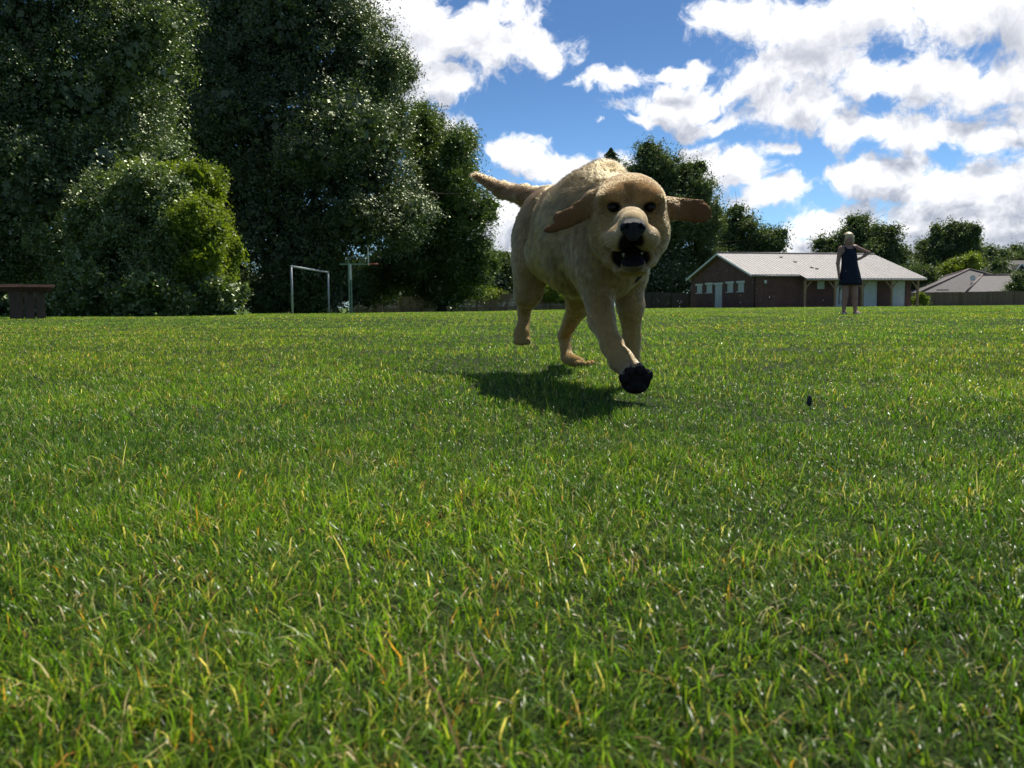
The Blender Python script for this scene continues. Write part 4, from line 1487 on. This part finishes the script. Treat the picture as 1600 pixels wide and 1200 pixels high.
# mouth cavity first, then the muzzle and jaw that frame it
sc.ell(D(987, 398, 1.775), (.0475, .055, .0275), .010, op='sub')
sc.ell(D(985, 350, 1.765), (.034, .06, .034), .022, flow=(0, .9, .3), fur=.004, col=(.66, .50, .27))  # this and the next: bridge fur lightened to look sunlit
sc.ell(D(988, 354, 1.69), (.0285, .052, .031), .016, flow=(0, .9, .2), fur=.0035, col=(.66, .50, .27))
sc.ell(D(965, 373, 1.705), (.0245, .048, .0245), .016, flow=(-.4, .9, -.3), fur=.0035, col=(.50, .34, .17))
sc.ell(D(1012, 373, 1.705), (.0235, .048, .0245), .016, flow=(.4, .9, -.3), fur=.0035, col=(.50, .34, .17))
sc.ell(D(950, 374, 1.775), (.018, .040, .020), .014, flow=(-.6, .8, -.3), fur=.004, col=CREAM)
sc.ell(D(1016, 376, 1.770), (.016, .038, .019), .012, flow=(.6, .8, -.3), fur=.004, col=CREAM)
# lower jaw
sc.ell(D(989, 412, 1.735), (.0235, .055, .0180), .010, rot=(5, 0, 0), flow=(0, .8, -.4), fur=.004, col=(.085, .065, .045))
sc.ell(D(986, 423, 1.80), (.036, .045, .012), .012, flow=(0, .7, -.5), fur=.006, col=CREAM)
EYE = [D(957.5, 324, 1.790), D(1016.5, 324, 1.790)]
for e in EYE:
    sc.ell(e + np.array([0, -.014, -.001]), (.0115, .022, .0075), .010, op='sub')
# ears: picture right flung straight out, picture left folded back
sc.ell(D(1042, 327, 1.90), (.030, .018, .0265), .016, flow=(.8, .3, -.1), fur=.006, col=(.36, .18, .062))
sc.ell(D(1066, 327, 1.905), (.036, .0055, .0255), .010, rot=(0, 8, 8), flow=(1, .2, -.1), fur=.0028, col=(.23, .108, .042))
sc.ell(D(1090, 330, 1.905), (.029, .0045, .0262), .008, rot=(0, 14, 4), flow=(1, .1, -.2), fur=.0028, col=EARC)
sc.ell(D(1098, 333, 1.90), (.021, .0045, .0195), .006, rot=(0, 25, 0), flow=(1, 0, -.4), fur=.0028, col=EARC)
sc.ell(D(925, 314, 1.885), (.022, .025, .022), .018, flow=(-.8, .3, -.5), fur=.007, col=GOLD)
sc.ell(D(907, 330, 1.875), (.032, .0065, .0225), .008, rot=(0, -38, -6), flow=(-.8, .2, -.6), fur=.0028, col=EARC)
sc.ell(D(888, 341, 1.87), (.027, .006, .0205), .008, rot=(0, -30, 0), flow=(-.8, .1, -.5), fur=.0028, col=EARC)
sc.ell(D(873, 341, 1.88), (.012, .014, .0135), .010, rot=(0, -20, 0), flow=(-.8, .1, -.3), fur=.004, col=TAN)
sc.ell(D(867, 356, 1.87), (.026, .007, .0095), .008, rot=(0, -14, 0), flow=(-1, .1, -.3), fur=.004, col=EARC)
hx = (D(915, 0, 1.9)[0] - .09, D(1060, 0, 1.9)[0] + .08)
hz = (.24, .53)
gxa = axis(-.19, .50, .0055, [hx], .0026)
gya = axis(1.60, 3.02, .0065, [(1.62, 1.93)], .0028)
gza = axis(-.01, .68, .0055, [(.27, .50)], .0026)
print('dog grid', len(gxa), len(gya), len(gza))
DV, DQ = sc.mesh('dog', (gxa, gya, gza), 1)


def vert_normals(V, Q):
    n = np.cross(V[Q[:, 2]] - V[Q[:, 0]], V[Q[:, 3]] - V[Q[:, 1]])
    N = np.zeros_like(V)
    for k in range(4):
        np.add.at(N, Q[:, k], n)
    return N / (np.linalg.norm(N, axis=1, keepdims=True) + 1e-12)


def dog_bare(P):
    """1 where the skin is naked: mouth, nose bed, eye rims, pads; muzzle front adds painted shade"""
    b = np.zeros(len(P))
    c = D(987, 398, 1.775)
    b = np.maximum(b, 1 - sstep(.96, 1.12, np.linalg.norm((P - c) / np.array([.0485, .056, .0285]), axis=1)))
    lip = np.linalg.norm((P - D(989, 407, 1.70)) / np.array([.0265, .06, .0135]), axis=1)
    b = np.maximum(b, 1 - sstep(.9, 1.1, lip))
    for e in EYE:
        b = np.maximum(b, 1 - sstep(.9, 1.15, np.linalg.norm((P - (e + np.array([0, -.008, 0]))) / np.array([.0160, .026, .0108]), axis=1)))
    c = D(989, 357, 1.655)
    b = np.maximum(b, 1 - sstep(.85, 1.1, np.linalg.norm((P - c) / np.array([.021, .03, .020]), axis=1)))
    c = D(989, 384, 1.645)  # muzzle front below the nose: black lips plus painted shade
    b = np.maximum(b, 1 - sstep(.85, 1.1, np.linalg.norm((P - c) / np.array([.0285, .07, .0335]), axis=1)))
    return b


def dog_sole(P, Nn):
    c = D(994, 594, 1.72)
    m1 = (np.linalg.norm((P - c) / np.array([.042, .034, .040]), axis=1) < 1) & (Nn[:, 1] < -.15) & (Nn[:, 2] < .55)
    return m1.astype(float)


DN = vert_normals(DV, DQ)
bc, bf_, bfl = sc.blend(DV)
bare = dog_bare(DV)
sole = dog_sole(DV, DN)
skin = bc * .8
DARK = np.array([[.012, .011, .012]])
skin = skin * (1 - bare[:, None]) + DARK * bare[:, None]
skin = skin * (1 - sole[:, None]) + np.array([[.014, .013, .014]]) * sole[:, None]
me = np_mesh('dog_body', DV - np.array(dog.location), [DQ], True)
color_attr(me, 'Col', skin)
body = link('body', me, vcol_mat('dog_skin', rough=.6, trans=.05, spec=.12, tcol=(1, 1, 1)), dog)


def fur_noise(P, s, k):
    return np.sin(P[:, 0] * s + k) * np.sin(P[:, 1] * s * .9 + 2 * k) + np.sin(P[:, 2] * s * 1.1 + 3 * k + 2 * np.sin(P[:, 1] * s * .5))


def make_fur(V, Q, N, name='fur'):
    fa = np.linalg.norm(np.cross(V[Q[:, 2]] - V[Q[:, 0]], V[Q[:, 3]] - V[Q[:, 1]]), axis=1) / 2
    fc = V[Q].mean(1)
    wgt = fa * np.where(fc[:, 1] < 1.93, 1.7, 1.0)
    f = rng.choice(len(Q), N, p=wgt / wgt.sum())
    u, v = rng.random((N, 1)), rng.random((N, 1))
    A0, B0, C0, D0 = (V[Q[f, i]] for i in range(4))
    P = (A0 * (1 - u) + B0 * u) * (1 - v) + (D0 * (1 - u) + C0 * u) * v
    Nn = DN[Q[f, 0]] * (1 - u) * (1 - v) + DN[Q[f, 1]] * u * (1 - v) + DN[Q[f, 2]] * u * v + DN[Q[f, 3]] * (1 - u) * v
    Nn /= np.linalg.norm(Nn, axis=1, keepdims=True)
    keep = (dog_bare(P) < .35) & (dog_sole(P, Nn) < .5)
    P, Nn = P[keep], Nn[keep]
    n = len(P)
    c, L, fl = sc.blend(P)
    fl = fl + rng.normal(size=(n, 3)) * .16
    # locks: coarse cells share a direction
    wv = np.stack([fur_noise(P, 55, 1.0), fur_noise(P, 60, 2.3), fur_noise(P, 50, 4.1)], -1) * .22
    fl = fl + wv
    T = fl - Nn * (fl * Nn).sum(1, keepdims=True)
    T /= np.linalg.norm(T, axis=1, keepdims=True) + 1e-9
    lift = (.36 + .30 * rng.random(n))[:, None]
    L = (L * (.60 + .34 * sstep(.010, .015, L)) * (.7 + .75 * rng.random(n)))[:, None]
    back = sstep(.42, .56, P[:, 2])[:, None] * sstep(1.95, 2.1, P[:, 1])[:, None]
    # colour: warm golden along the back, ears and tail, cream below
    bk = back * (.25 + .5 * np.clip(.5 + .45 * fur_noise(P, 26, 2.2), 0, 1)[:, None])
    c = c * (1 - bk) + np.array([(.27, .135, .048)]) * bk
    patch = (.5 + .25 * fur_noise(P, 21, 5.5))[:, None]
    c = c * (.82 + .28 * patch) * (.8 + .4 * rng.random((n, 1)))
    # brown smudge on the forehead
    fh = np.exp(-(np.linalg.norm((P - D(988, 306, 1.79)) / np.array([.034, .06, .034]), axis=1)) ** 2)[:, None]
    c = c * (1 - fh * .42) + np.array([[.17, .075, .03]]) * fh * .42
    for e in EYE:
        fe = np.exp(-(np.linalg.norm((P - e) / np.array([.036, .055, .026]), axis=1)) ** 2)[:, None]  # brow and muzzle-root shade painted into the fur round the eyes
        c = c * (1 - fe * .90) + np.array([[.05, .028, .016]]) * fe * .6
    bl = np.exp(-(np.linalg.norm((P - D(990, 378, 1.65)) / np.array([.031, .06, .036]), axis=1)) ** 6)[:, None]  # black lips and the shade under the nose, painted into the fur
    c = c * (1 - bl * .96) + np.array([[.035, .028, .026]]) * bl * .75
    # wet locks: strands of one small cell lean together and share a tone
    cs_ = .0085 + .0065 * (L[:, 0] > .011)
    J = np.round(P / cs_[:, None] + rng.normal(size=(n, 3)) * .12)
    hh_ = lambda a, b, c_: np.modf(np.abs(np.sin(J[:, 0] * a + J[:, 1] * b + J[:, 2] * c_)) * 43758.5453)[0]
    h1, h2, h3, h4 = hh_(12.98, 78.23, 37.7), hh_(39.3, 11.1, 83.1), hh_(73.1, 52.2, 9.1), hh_(27.1, 61.7, 45.3)
    LC = (J + (np.stack([h1, h2, h3], -1) - .5) * .7) * cs_[:, None]
    pull = (.45 * sstep(.004, .012, L))
    c = c * (.60 + .70 * h4[:, None])
    L = L * (.8 + .45 * h3[:, None])
    tgt = LC - P
    tgt -= Nn * (tgt * Nn).sum(1, keepdims=True)
    p0 = P - Nn * .001
    d1 = Nn * (lift + .22) + T * .85
    d2 = Nn * lift * .7 + T
    d3 = Nn * lift * .3 + T * 1.05 + np.array([[0, 0, -.12]])
    p1 = p0 + d1 * L * .33
    p2 = p1 + d2 * L * .33
    p3 = p2 + d3 * L * .33
    p1 = p1 + tgt * pull * .35
    p2 = p2 + tgt * pull * .8
    p3 = p3 + tgt * pull * 1.05
    pts = np.stack([p0, p1, p2, p3], 1) - np.array(dog.location)
    w0 = (.00030 + .00016 * rng.random(n)) * np.where(P[:, 1] < 1.93, .75, 1.0)
    w0 = w0 * .8
    rad = np.stack([w0, w0 * .9, w0 * .6, w0 * .12], 1)
    cv = bpy.data.hair_curves.new(name)
    cv.add_curves([4] * n)
    cv.points.foreach_set('position', pts.astype(np.float32).ravel())
    ra = cv.attributes.get('radius') or cv.attributes.new('radius', 'FLOAT', 'POINT')
    ra.data.foreach_set('value', rad.astype(np.float32).ravel())
    ca = cv.attributes.new('Col', 'FLOAT_COLOR', 'POINT')
    cc4 = np.ones((n, 4, 4), np.float32)
    cc4[:, :, :3] = c[:, None, :] * np.array([.8, .95, 1.05, 1.15])[None, :, None]
    ca.data.foreach_set('color', cc4.ravel())
    o = bpy.data.objects.new(name, cv)
    cv.materials.append(fur_mat())
    col.objects.link(o)
    o.parent = dog
    return o


def fur_mat():
    m, t = new_mat('dog_fur')
    L = m.node_tree.links.new
    a = t.n('ShaderNodeAttribute', attribute_name='Col')
    hb_ = t.n('ShaderNodeBsdfHairPrincipled')
    hb_.model = 'CHIANG'
    hb_.parametrization = 'COLOR'
    L(a.outputs['Color'], hb_.inputs['Color'])
    hb_.inputs['Roughness'].default_value = .27
    hb_.inputs['Radial Roughness'].default_value = .55
    di = t.n('ShaderNodeBsdfDiffuse')
    L(a.outputs['Color'], di.inputs[0])
    m1 = t.n('ShaderNodeMixShader'); m1.inputs[0].default_value = .35
    L(hb_.outputs[0], m1.inputs[1]); L(di.outputs[0], m1.inputs[2])
    o = t.n('ShaderNodeOutputMaterial')
    L(m1.outputs[0], o.inputs[0])
    return m


make_fur(DV, DQ, 420000)
do = np.array(dog.location)

# nose
ns = Sculpt()
nc = D(988.5, 355, 1.635)
ns.ell(nc, (.0232, .016, .0165), .004)
ns.ell(nc + np.array([-.0115, -.005, -.002]), (.0125, .012, .0135), .004)
ns.ell(nc + np.array([.0115, -.005, -.002]), (.0125, .012, .0135), .004)
ns.ell(nc + np.array([0, -.004, -.014]), (.0125, .012, .0125), .006)
for s_ in (-1, 1):
    ns.ell(nc + np.array([s_ * .0125, -.017, -.0005]), (.0042, .009, .0048), .002, op='sub')
    ns.ell(nc + np.array([s_ * .0205, -.012, -.005]), (.005, .009, .0018), .002, rot=(0, s_ * 25, 0), op='sub')
ns.ell(nc + np.array([0, -.020, -.012]), (.0007, .006, .016), .0015, op='sub')
ax_ = [np.arange(nc[i] - .035, nc[i] + .035, .0011) for i in range(3)]
NV, NQ = ns.mesh('nose', ax_, 1)
link('nose', np_mesh('nose', NV - do, [NQ], True), simple('wet_black_nose', (.012, .011, .012), .5, .3, 200, spec=.3, bump=.5, bscale=900), dog)
# eyes
eye_m = simple('dark_brown_eye', (.010, .006, .004), .24, .3, 100, spec=.15)
for e in EYE:
    MB().ball(Vector(e - do) + Vector((0, .003, -.0005)), .0092, 20, 14).build('eye', eye_m, dog, True)
# tongue, teeth
tm = Sculpt()
tcn_ = D(988, 402.5, 1.755)
tm.ell(tcn_, (.017, .050, .0050), .003, rot=(4, 0, 0))
ax_ = [np.arange(tcn_[i] - .07, tcn_[i] + .07, .0022) for i in range(3)]
TV, TQ = tm.mesh('tongue', ax_, 1)
link('tongue', np_mesh('tongue', TV - do, [TQ], True), simple('dark_pink_tongue', (.07, .024, .024), .45, .2, 60), dog)
tooth_m = simple('ivory_tooth', (.24, .20, .13), .35, .1, 100)  # ivory darkened for the shade inside the mouth
for (px_, py_, Y_, ln_, s_) in ((974, 396, 1.684, .0075, -1), (1003.0, 395, 1.686, .004, -1)):
    p = Vector(D(px_, py_, Y_) - do)
    MB().tube([p, p + Vector((0, -.001, s_ * ln_ * .5)), p + Vector((0, .001, s_ * ln_))], [.0028, .0022, .0004], 8).build('tooth', tooth_m, dog, True)
# pads of the lifted paw
pad_m = simple('black_paw_pad', (.016, .013, .012), .75, .35, 150, spec=.15, bump=.6, bscale=500)
for (px_, py_, r_, rx) in ((977, 591, .0086, 12), (986, 581, .0092, 0), (999, 579, .0092, 0), (1010, 588, .0086, -12)):
    MB().ball(Vector(D(px_, py_, 1.727) - do), (r_, .009, r_ * 1.15), 14, 10, Matrix.Rotation(R(rx), 3, 'Y')).build('paw_pad', pad_m, dog, True)
pdm = MB()
pc = Vector(D(994, 602, 1.733) - do)
pdm.ball(pc, (.0185, .012, .0125), 18, 12)
pdm.ball(pc + Vector((-.011, 0, -.006)), (.0095, .0105, .009), 14, 10)
pdm.ball(pc + Vector((.011, 0, -.006)), (.0095, .0105, .009), 14, 10)
pdm.build('paw_pad', pad_m, dog, True)
for (px_, py_, r_, rx) in ((974, 583, 0, 0), (985, 572, 0, 0), (999, 570, 0, 0), (1012, 580, 0, 0)):
    p = Vector(D(px_, py_, 1.733) - do)
    MB().tube([p, p + Vector((0, -.006, .003)), p + Vector((0, -.011, -.001))], [.0028, .0022, .0006], 8).build('claw', simple('dark_claw', (.05, .04, .035), .4, .2, 60), dog, True)
# whiskers
wm = simple('pale_whisker', (.7, .62, .5), .4, .1)
for (px_, py_, ex_, ez_) in ((1014, 372, .035, -.028), (1016, 368, .030, -.020), (1012, 378, .028, -.034), (1010, 384, .022, -.032), (962, 372, -.032, -.018), (960, 378, -.030, -.026), (964, 384, -.024, -.03)):
    p = Vector(D(px_, py_, 1.675) - do)
    MB().tube([p, p + Vector((ex_ * .5, -.006, ez_ * .35)), p + Vector((ex_, -.002, ez_))], [.0002, .00018, .00008], 5).build('whisker', wm, dog, True)

# collar: dark band round the throat
ccn = np.array(D(958, 375, 1.985)) - do
dirc = Vector((D(968, 330, 1.85) - D(940, 370, 2.12))).normalized()
ua = dirc.cross(Vector((0, 0, 1))).normalized()
va = ua.cross(dirc)
cm = MB()
n = 40
ring = []
for i in range(n + 1):
    a = 2 * math.pi * i / n
    ring.append(Vector(ccn) + ua * math.cos(a) * .090 + va * math.sin(a) * .114)
for off in (-.008, -.003, .002, .007):
    cm.tube([p + dirc * off for p in ring], .004, 6, caps=False)
cm.build('collar', simple('black_webbing_collar', (.015, .015, .018), .7, .2, 80), dog, True)

# droplets shaken off the wet coat, plus drifting dust and insect specks
N = 260
pp = []
rg = random.Random(5)
dr = MB()
for i in range(110):
    px_ = 1010 + abs(rg.gauss(0, 45)) + rg.uniform(0, 20)
    py_ = rg.gauss(430, 42)
    p = at(px_, py_, rg.uniform(1.55, 2.4))
    dr.ball(p, rg.uniform(.0004, .0008), 6, 4)
for i in range(60):  # dust and insect specks left of the dog, built like the droplets
    p = at(rg.uniform(590, 800), rg.gauss(450, 30), rg.uniform(2.0, 3.6))
    dr.ball(p, rg.uniform(.0006, .001), 6, 4)
for i in range(50):
    p = at(rg.uniform(1000, 1420), rg.uniform(380, 500), rg.uniform(1.4, 2.6))
    dr.ball(p, rg.uniform(.0004, .0008), 6, 4)
wdm = simple('water_drop', (.75, .78, .80), .15, .05, spec=.8)
tag(dr.build('droplets_and_specks', wdm, None, True), 'tiny bright water droplets flying off the dog, with dust and insect specks', 'droplets', kind='stuff')

# ------------------------------------------------------------------ the woman
YP = 17.3
pgx = gx(1327, YP)
per = empty('person', (pgx, YP, gz(pgx, YP)))
tag(per, 'standing figure with short blonde hair in a sleeveless navy dress, one hand on hip', 'person')
pz0 = at(1327, 488.5, YP).z


def PP(px, py, y=0.0):
    v = at(px, py, YP)
    return np.array((v.x - pgx, y, v.z - pz0))


SKIN = (.32, .185, .13)
ps = Sculpt()
kw = dict(col=SKIN, fur=0)
ps.ell(PP(1326, 370.5, 0), (.074, .095, .108), .01, **kw)             # skull
ps.ell(PP(1326, 375.5, -.025), (.058, .07, .070), .02, **kw)           # jaw
ps.ell(PP(1326, 372.3, -.100), (.012, .018, .020), .01, **kw)          # nose
ps.ell(PP(1326, 376.0, -.083), (.024, .012, .006), .006, **kw)         # lips
for s_ in (-1, 1):
    ps.ell(PP(1326 + s_ * 2.4, 370.2, -.098), (.014, .012, .009), .008, op='sub')
    ps.ell(PP(1326 + s_ * 5.8, 371.6, 0), (.011, .02, .03), .006, **kw)
ps.cap(PP(1326, 377, .01), PP(1326, 384, .015), .052, .062, .03, **kw)
ps.cap(PP(1316, 385.5, .015), PP(1336, 384, .015), .055, .055, .03, **kw)
ps.ell(PP(1326.5, 393, 0), (.140, .100, .12), .04, **kw)
ps.ell(PP(1327, 410, 0), (.135, .10, .14), .05, **kw)
ps.ell(PP(1327.5, 427, .0), (.160, .115, .12), .05, **kw)
# legs
for (hx_, kx_, ax__, fx_) in ((1321.5, 1320.5, 1318.8, 1317.5), (1334, 1335.5, 1336.8, 1338)):
    ps.cap(PP(hx_, 430, .01), PP(kx_, 460, -.01), .088, .057, .03, **kw)
    ps.cap(PP(kx_, 460, -.01), PP((kx_ + ax__) / 2, 470, .018), .054, .056, .02, **kw)
    ps.cap(PP((kx_ + ax__) / 2, 470, .015), PP(ax__, 484, .01), .052, .034, .02, **kw)
    ps.cap(PP(ax__, 485.0, .02), PP(fx_, 486.8, -.13), .036, .026, .02, **kw)
    ps.ell(PP(ax__, 486.5, .045), (.03, .035, .025), .015, **kw)


def arm_hand(sh, el, wr, tip, curl, thumb):
    ps.cap(sh, el, .050, .036, .025, **kw)
    ps.cap(el, wr, .037, .024, .015, **kw)
    d = (tip - wr) / np.linalg.norm(tip - wr)
    pal = wr + d * .055
    ps.cap(wr, pal, .022, .024, .012, **kw)
    side = np.cross(d, curl)
    side /= np.linalg.norm(side)
    for i, ln in enumerate((.060, .068, .064, .050)):
        b = pal + side * (-.026 + .0175 * i) + d * .018
        m1_ = b + d * ln * .5 + curl * .012
        e_ = m1_ + d * ln * .32 + curl * .03
        ps.cap(b, m1_, .0092, .0085, .004, **kw)
        ps.cap(m1_, e_, .0085, .007, .004, **kw)
    tb_ = wr + d * .025 + side * thumb * .02
    ps.cap(tb_, tb_ + side * thumb * .028 + d * .03 + curl * .01, .011, .009, .006, **kw)
    ps.cap(tb_ + side * thumb * .028 + d * .03 + curl * .01, tb_ + side * thumb * .03 + d * .055 + curl * .025, .009, .008, .004, **kw)


arm_hand(PP(1313.5, 387, .015), PP(1309.8, 409, .02), PP(1310, 426.5, -.02), PP(1310.5, 437, -.035), np.array([.5, -.6, 0.]) * .9, -1)
arm_hand(PP(1338.5, 385, .015), PP(1359.5, 392.5, .06), PP(1344.5, 401.5, .0), PP(1336, 404.5, -.05), np.array([-.3, -.4, -.3]), 1)
fine_x = [(PP(1304, 0)[0], PP(1315, 0)[0]), (PP(1330, 0)[0], PP(1347, 0)[0])]
gxa = axis(-.45, .60, .009, fine_x, .0045)
gya = np.arange(-.24, .24, .0075)
gza = axis(-.06, 1.75, .0095, [(.62, .80), (1.02, 1.16), (1.36, 1.62)], .0050)
PV, PQ = ps.mesh('person', (gxa, gya, gza), 2)
me = np_mesh('person_body', PV, [PQ], True)
link('body', me, simple('skin', SKIN, .55, .08, 6, spec=.35), per)
# dress
rings = [(386.8, 1326.4, 7.2, .085), (390, 1326.6, 9.6, .118), (394, 1327, 11.2, .135), (400, 1327.2, 11.9, .138), (407, 1327.4, 12.0, .132), (414, 1327.6, 12.8, .138), (422, 1328, 14.2, .152), (431, 1328.3, 15.6, .160), (438, 1328.5, 16.4, .166), (443, 1328.5, 16.9, .170), (442.6, 1328.5, 15.6, .155), (436, 1328.4, 13.0, .13)]
nr = 72
EV = []
for (py_, cx_, hw_, dp_) in rings:
    c_ = PP(cx_, py_)
    kf = max(0, min(1, (py_ - 404) / 38))
    for i in range(nr):
        a = 2 * math.pi * i / nr
        f = 1 + kf * (.045 * math.sin(a * 9 + 1 + py_ * .01) + .03 * math.sin(a * 16 + 2))
        EV.append((c_[0] + hw_ * YP / F * math.cos(a) * f, dp_ * math.sin(a) * f, c_[2] - (.004 * math.sin(a * 5) * kf)))
EQ = [(r * nr + i, (r + 1) * nr + i, (r + 1) * nr + (i + 1) % nr, r * nr + (i + 1) % nr) for r in range(len(rings) - 1) for i in range(nr)]
dm_ = MB()
dm_.add(EV, EQ)
dm_.add(EV[:nr], [tuple(range(nr))])
for px_, py_, px2 in ((1319.6, 384.2, 1320.4), (1333.8, 382.8, 1333.0)):
    dm_.tube([PP(px2, 389.5, -.098), PP(px_, py_ + 2.0, -.072), PP(px_, py_ - .9, .0), PP(px_, py_ + 2.0, .075), PP(px2, 389.5, .1)], [.026, .022, .020, .022, .026], 10)
dm_.build('dress', simple('navy_cotton', (.013, .017, .030), .8, .25, 25, spec=.2), per, True)
# hair
hs_ = Sculpt()
hs_.ell(PP(1326, 368.0, .018), (.098, .108, .104), .01)
hs_.cap(PP(1319.6, 368, -.01), PP(1318.8, 377, .0), .032, .022, .02)
hs_.cap(PP(1332.4, 368, -.01), PP(1333.2, 377, .0), .032, .022, .02)
hs_.ell(PP(1326, 364.5, -.045), (.066, .05, .030), .02)
hs_.ell(PP(1326, 376, .05), (.065, .05, .05), .02)
hs_.ell(PP(1326, 374.0, -.095), (.050, .065, .062), .008, op='sub')
gxa = np.arange(-.14, .14, .005); gya = np.arange(-.16, .17, .005); gza = np.arange(1.3, 1.78, .005)
HV, HQ = hs_.mesh('hair', (gxa, gya, gza), 1)
HV += (np.sin(HV[:, 0:1] * 300 + HV[:, 2:3] * 60) * .0022)
hr_ = link('hair', np_mesh('hair', HV, [HQ], True), simple('blonde_hair', (.60, .47, .26), .5, .35, 20, stretch=(4, 4, 1), spec=.4), per)
# shoes
for fx_ in (1317.7, 1337.7):
    sh = MB()
    c0 = Vector(PP(fx_, 487.2, -.05))
    sh.ball(c0, (.043, .125, .022), 16, 10)
    sh.build('shoe', simple('pale_shoe', (.45, .40, .36), .6, .1), per, True)
# the lead hanging from the hand: a thing of its own
hw = Vector(PP(1310.4, 434, -.05)) + per.location
ld = MB()
pts = [hw + Vector((.0, .0, .05)), hw + Vector((-.004, -.005, -.05)), hw + Vector((.005, 0, -.22)), hw + Vector((-.004, 0, -.36)), hw + Vector((.004, 0, -.48))]
ld.tube(pts, .008, 8)
ld.tube([hw + Vector((.0, 0, .04)), hw + Vector((.028, -.01, -.05)), hw + Vector((.030, -.01, -.15)), hw + Vector((.012, 0, -.22))], .008, 8)
ld.ball(pts[-1], (.014, .010, .024), 10, 8)
tag(ld.build('dog_lead', simple('black_lead', (.012, .012, .014), .6, .2), None, True), 'black dog lead hanging from the hand of the standing figure', 'dog lead')

# longer, slightly out-of-focus background needs no more than simple bounces
scene.cycles.max_bounces = 8
scene.cycles.diffuse_bounces = 3
scene.cycles.glossy_bounces = 3
scene.cycles.transmission_bounces = 4
scene.cycles.sample_clamp_indirect = 6.0
scene.cycles.use_denoising = True
scene.cycles_curves.shape = 'THICK'
